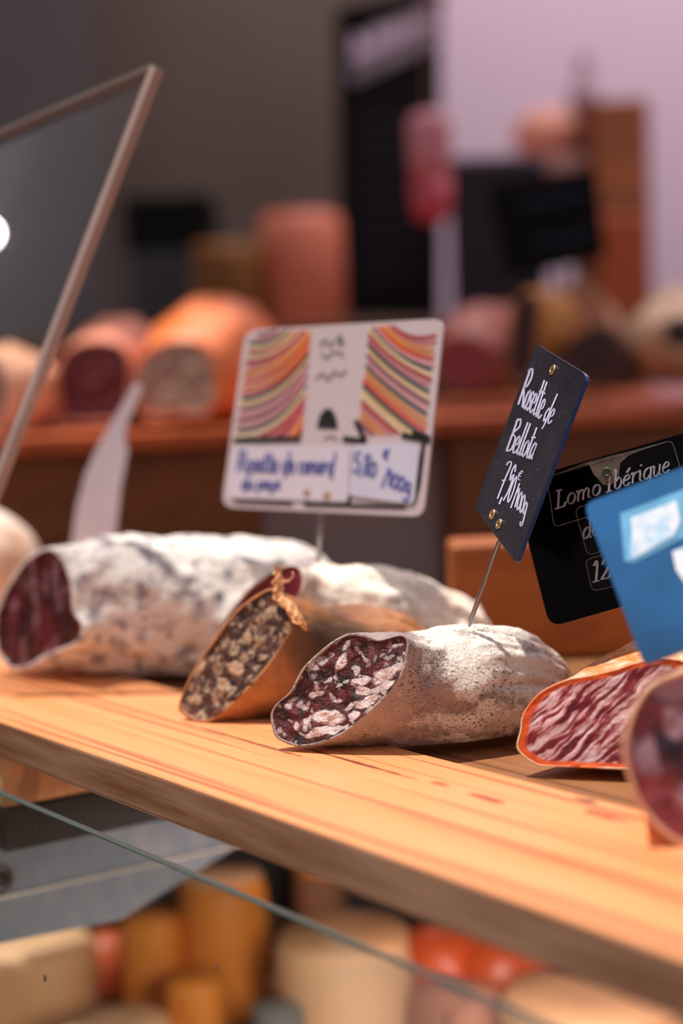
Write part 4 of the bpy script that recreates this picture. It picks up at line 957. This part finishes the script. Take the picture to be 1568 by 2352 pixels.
# left group
bgmeat('cream-fatted ham half at the far left of the back counter', 'ham', 'ham', [(-90,830),(-40,800),(10,850),(20,920),(-10,985),(-80,985)], 1.66, Vector((-.2,-.97,.1)), [(20,900,1.72,105,100),(60,905,1.78,80,85),(100,915,1.82,30,40),(112,920,1.83,6,8)], cream, plain('mauve_cut', (92,52,56), .5), 41)
bgmeat('ham piece with square dark red cut and pink fat, back counter left', 'ham', 'ham', [(135,820),(190,782),(270,785),(305,830),(300,920),(275,968),(150,970),(128,900)], 1.72, nn, [(240,862,1.80,95,110),(290,850,1.9,85,120),(320,855,1.97,50,70),(330,860,2.0,8,10)], peach, darkred, 43)
bgmeat('round orange-rinded cheese with pale grey-beige cut face', 'cheese', 'cheese', [(310,850),(340,800),(420,778),(480,800),(500,870),(485,950),(400,958),(320,955)], 1.70, nn, [(470,825,1.80,130,140),(530,835,1.90,120,135),(590,870,1.97,60,70),(605,880,2.0,10,12)], orange, beige, 47)
# right group
bgmeat('pink and red ham chunk behind the right side of the striped card', 'ham', 'ham', [(1000,800),(1040,770),(1110,780),(1140,830),(1110,885),(1020,885)], 2.00, nn, [(1090,800,2.08,90,95),(1150,790,2.16,70,80),(1190,800,2.2,10,12)], plain('rosy_rind', (176,100,88), .5, 0, .2, 40), pinkm, 51)
bgmeat('upright dark brown sausage end left of the chalk label', 'sausage', 'sausage', [(1160,800),(1180,690),(1215,665),(1242,690),(1240,800),(1215,880),(1172,880)], 1.95, nn, [(1240,770,2.0,60,105),(1290,760,2.05,50,80),(1320,765,2.08,8,12)], mustm, deep, 53)
bgmeat('tan rounded ham behind the top of the chalk label', 'ham', 'ham', [(1240,740),(1280,665),(1350,650),(1400,720),(1390,890),(1260,900)], 2.25, nn, [(1340,790,2.3,80,120),(1380,800,2.36,60,90),(1400,805,2.4,8,8)], tan, plain('tan_cut', (190,146,116), .6), 57)
bgmeat('dark brown wedge-shaped ham between tan ham and cream ham', 'ham', 'ham', [(1275,870),(1300,790),(1370,745),(1420,770),(1440,870)], 1.92, nn, [(1390,820,1.98,75,70),(1430,830,2.02,50,52),(1450,835,2.05,6,8)], plain('smoky_rind', (110,64,44), .6, 0, .3, 50), deep, 59)
bgmeat('large cream-rinded ham with a dark cut, right end of the back counter', 'ham', 'ham', [(1520,790),(1525,740),(1570,725),(1640,735),(1650,790),(1580,810)], 1.86, nn, [(1590,790,1.92,150,90),(1620,760,2.0,160,110),(1700,740,2.1,60,60),(1720,740,2.12,8,8)], plain('cream_rind', (216,180,148), .6, 0, .2, 40), deep, 61)
# ------------------------------------------------------------------ goods on the case floor
def wheel(name, label, cat, x, y, rpx, d_, hgt, side, top, tilt=0, wedge=None):
    g = G(x, y, CZ); d = (g-CP).dot(F); r = rpx*d/FPX
    root = empty(name, Vector((g.x, g.y, CZ)), label, cat)
    pr = [(r*.94,0),(r,hgt*.12),(r*1.02,hgt*.5),(r,hgt*.88),(r*.94,hgt)]
    lathe('rind', Vector((g.x, g.y, CZ)), pr, side, root, 40, wob=.14)
    lathe('top_crust', Vector((g.x, g.y, CZ)), [(r*.93,hgt),(r*.9,hgt+.002),(r*.3,hgt+.003)], top, root, 40, wob=.02)
    return root
c_tan = plain('cheese_tan', (228, 172, 126), .6, 0, .12, 20); c_peach = plain('cheese_peach', (236, 182, 140), .6, 0, .1, 20)
c_or = plain('cheese_orange', (232, 138, 52), .5, 0, .1, 20); c_red = plain('sausage_red', (200, 84, 44), .4, 0, .15, 20); c_br = plain('crust_brown', (128, 84, 56), .7, 0, .2, 20)
c_gr = plain('crust_grey', (120, 120, 120), .7, 0, .2, 20); c_ro = plain('rosy_skin', (190, 120, 98), .6, 0, .15, 20)
for lab, x, y, rp_, hg, sd_, tp in (
  ('pale tan cheese wheel at lower left behind the glass', 75, 2350, 150, .068, c_tan, c_peach),
  ('tall peach-topped orange cheese below the bracket end', 520, 2325, 100, .115, c_or, c_tan),
  ('small bright orange cheese below the bracket tip', 355, 2340, 70, .085, c_or, c_or),
  ('large sand-coloured cheese wheel at bottom centre', 800, 2400, 160, .09, c_peach, c_tan),
  ('dim brown-crusted cheese just under the board above the sand-coloured wheel', 745, 2290, 62, .11, c_br, c_or),
  ('pale cream cheese wheel at the bottom right', 1370, 2500, 220, .07, c_tan, c_peach),
  ('small amber cheese near the bottom left of centre', 450, 2420, 70, .06, c_or, c_or),
  ('grey-crusted cheese at the bottom edge left of the sand-coloured wheel', 640, 2460, 62, .05, c_gr, c_gr),
  ('peach cheese at the bottom left edge', 270, 2500, 130, .05, c_peach, c_peach)):
    wheel('round_cheese', lab, 'cheese', x, y, rp_, 0, hg, sd_, tp)
def logsaus(label, pts, r, mat, endm, name='sausage'):
    g = [G(x, y, CZ)+Vector((0,0,r)) for x, y in pts]; g = catmull(g, 5); L = len(g)
    root = empty(name, Vector((g[0].x, g[0].y, CZ)), label, 'sausage')
    rad = [r*min(1, math.sqrt(max(.02, 1-((abs(i/(L-1)-.5)*2)**6)))) for i in range(L)]
    tube('skin', g, r, mat, root, 20, rad); tube('knot', [g[-1], g[-1]+(g[-1]-g[-2])*.8], r*.2, endm, root, 8)
logsaus('orange-red sausage in the case right of the brown cheese', [(960,2385),(1040,2340),(1130,2350),(1220,2400)], .042, c_red, c_br)
logsaus('rosy sausage in the case at bottom right of the sand-coloured wheel', [(990,2470),(1060,2450),(1150,2480)], .034, c_ro, c_br)
logsaus('red sausage just under the bracket, left of the orange cheese', [(215,2300),(255,2296),(290,2292)], .03, c_red, c_br)
logsaus('amber-brown sausage lying diagonally across the lower case', [(285,2390),(330,2410),(400,2450)], .018, c_or, c_br)
# added unseen fill light for the case goods, under the boards
ls_ = bpy.data.lights.new('added_case_fill', 'AREA'); ls_.shape = 'RECTANGLE'; ls_.size = .6; ls_.size_y = .06; ls_.energy = 9; ls_.color = (1,.84,.72)
lo_ = bpy.data.objects.new('added_case_fill', ls_); COL.objects.link(lo_); lo_.parent = case; lo_.matrix_parent_inverse = case.matrix_world.inverted()
lm = Matrix((UD, VD, UD.cross(VD))).transposed().to_4x4(); 
if (UD.cross(VD)).z < 0: lm = Matrix((UD, -VD, UD.cross(-VD))).transposed().to_4x4()
lm.translation = W(-.12, .16, -.045); lo_.matrix_world = lm
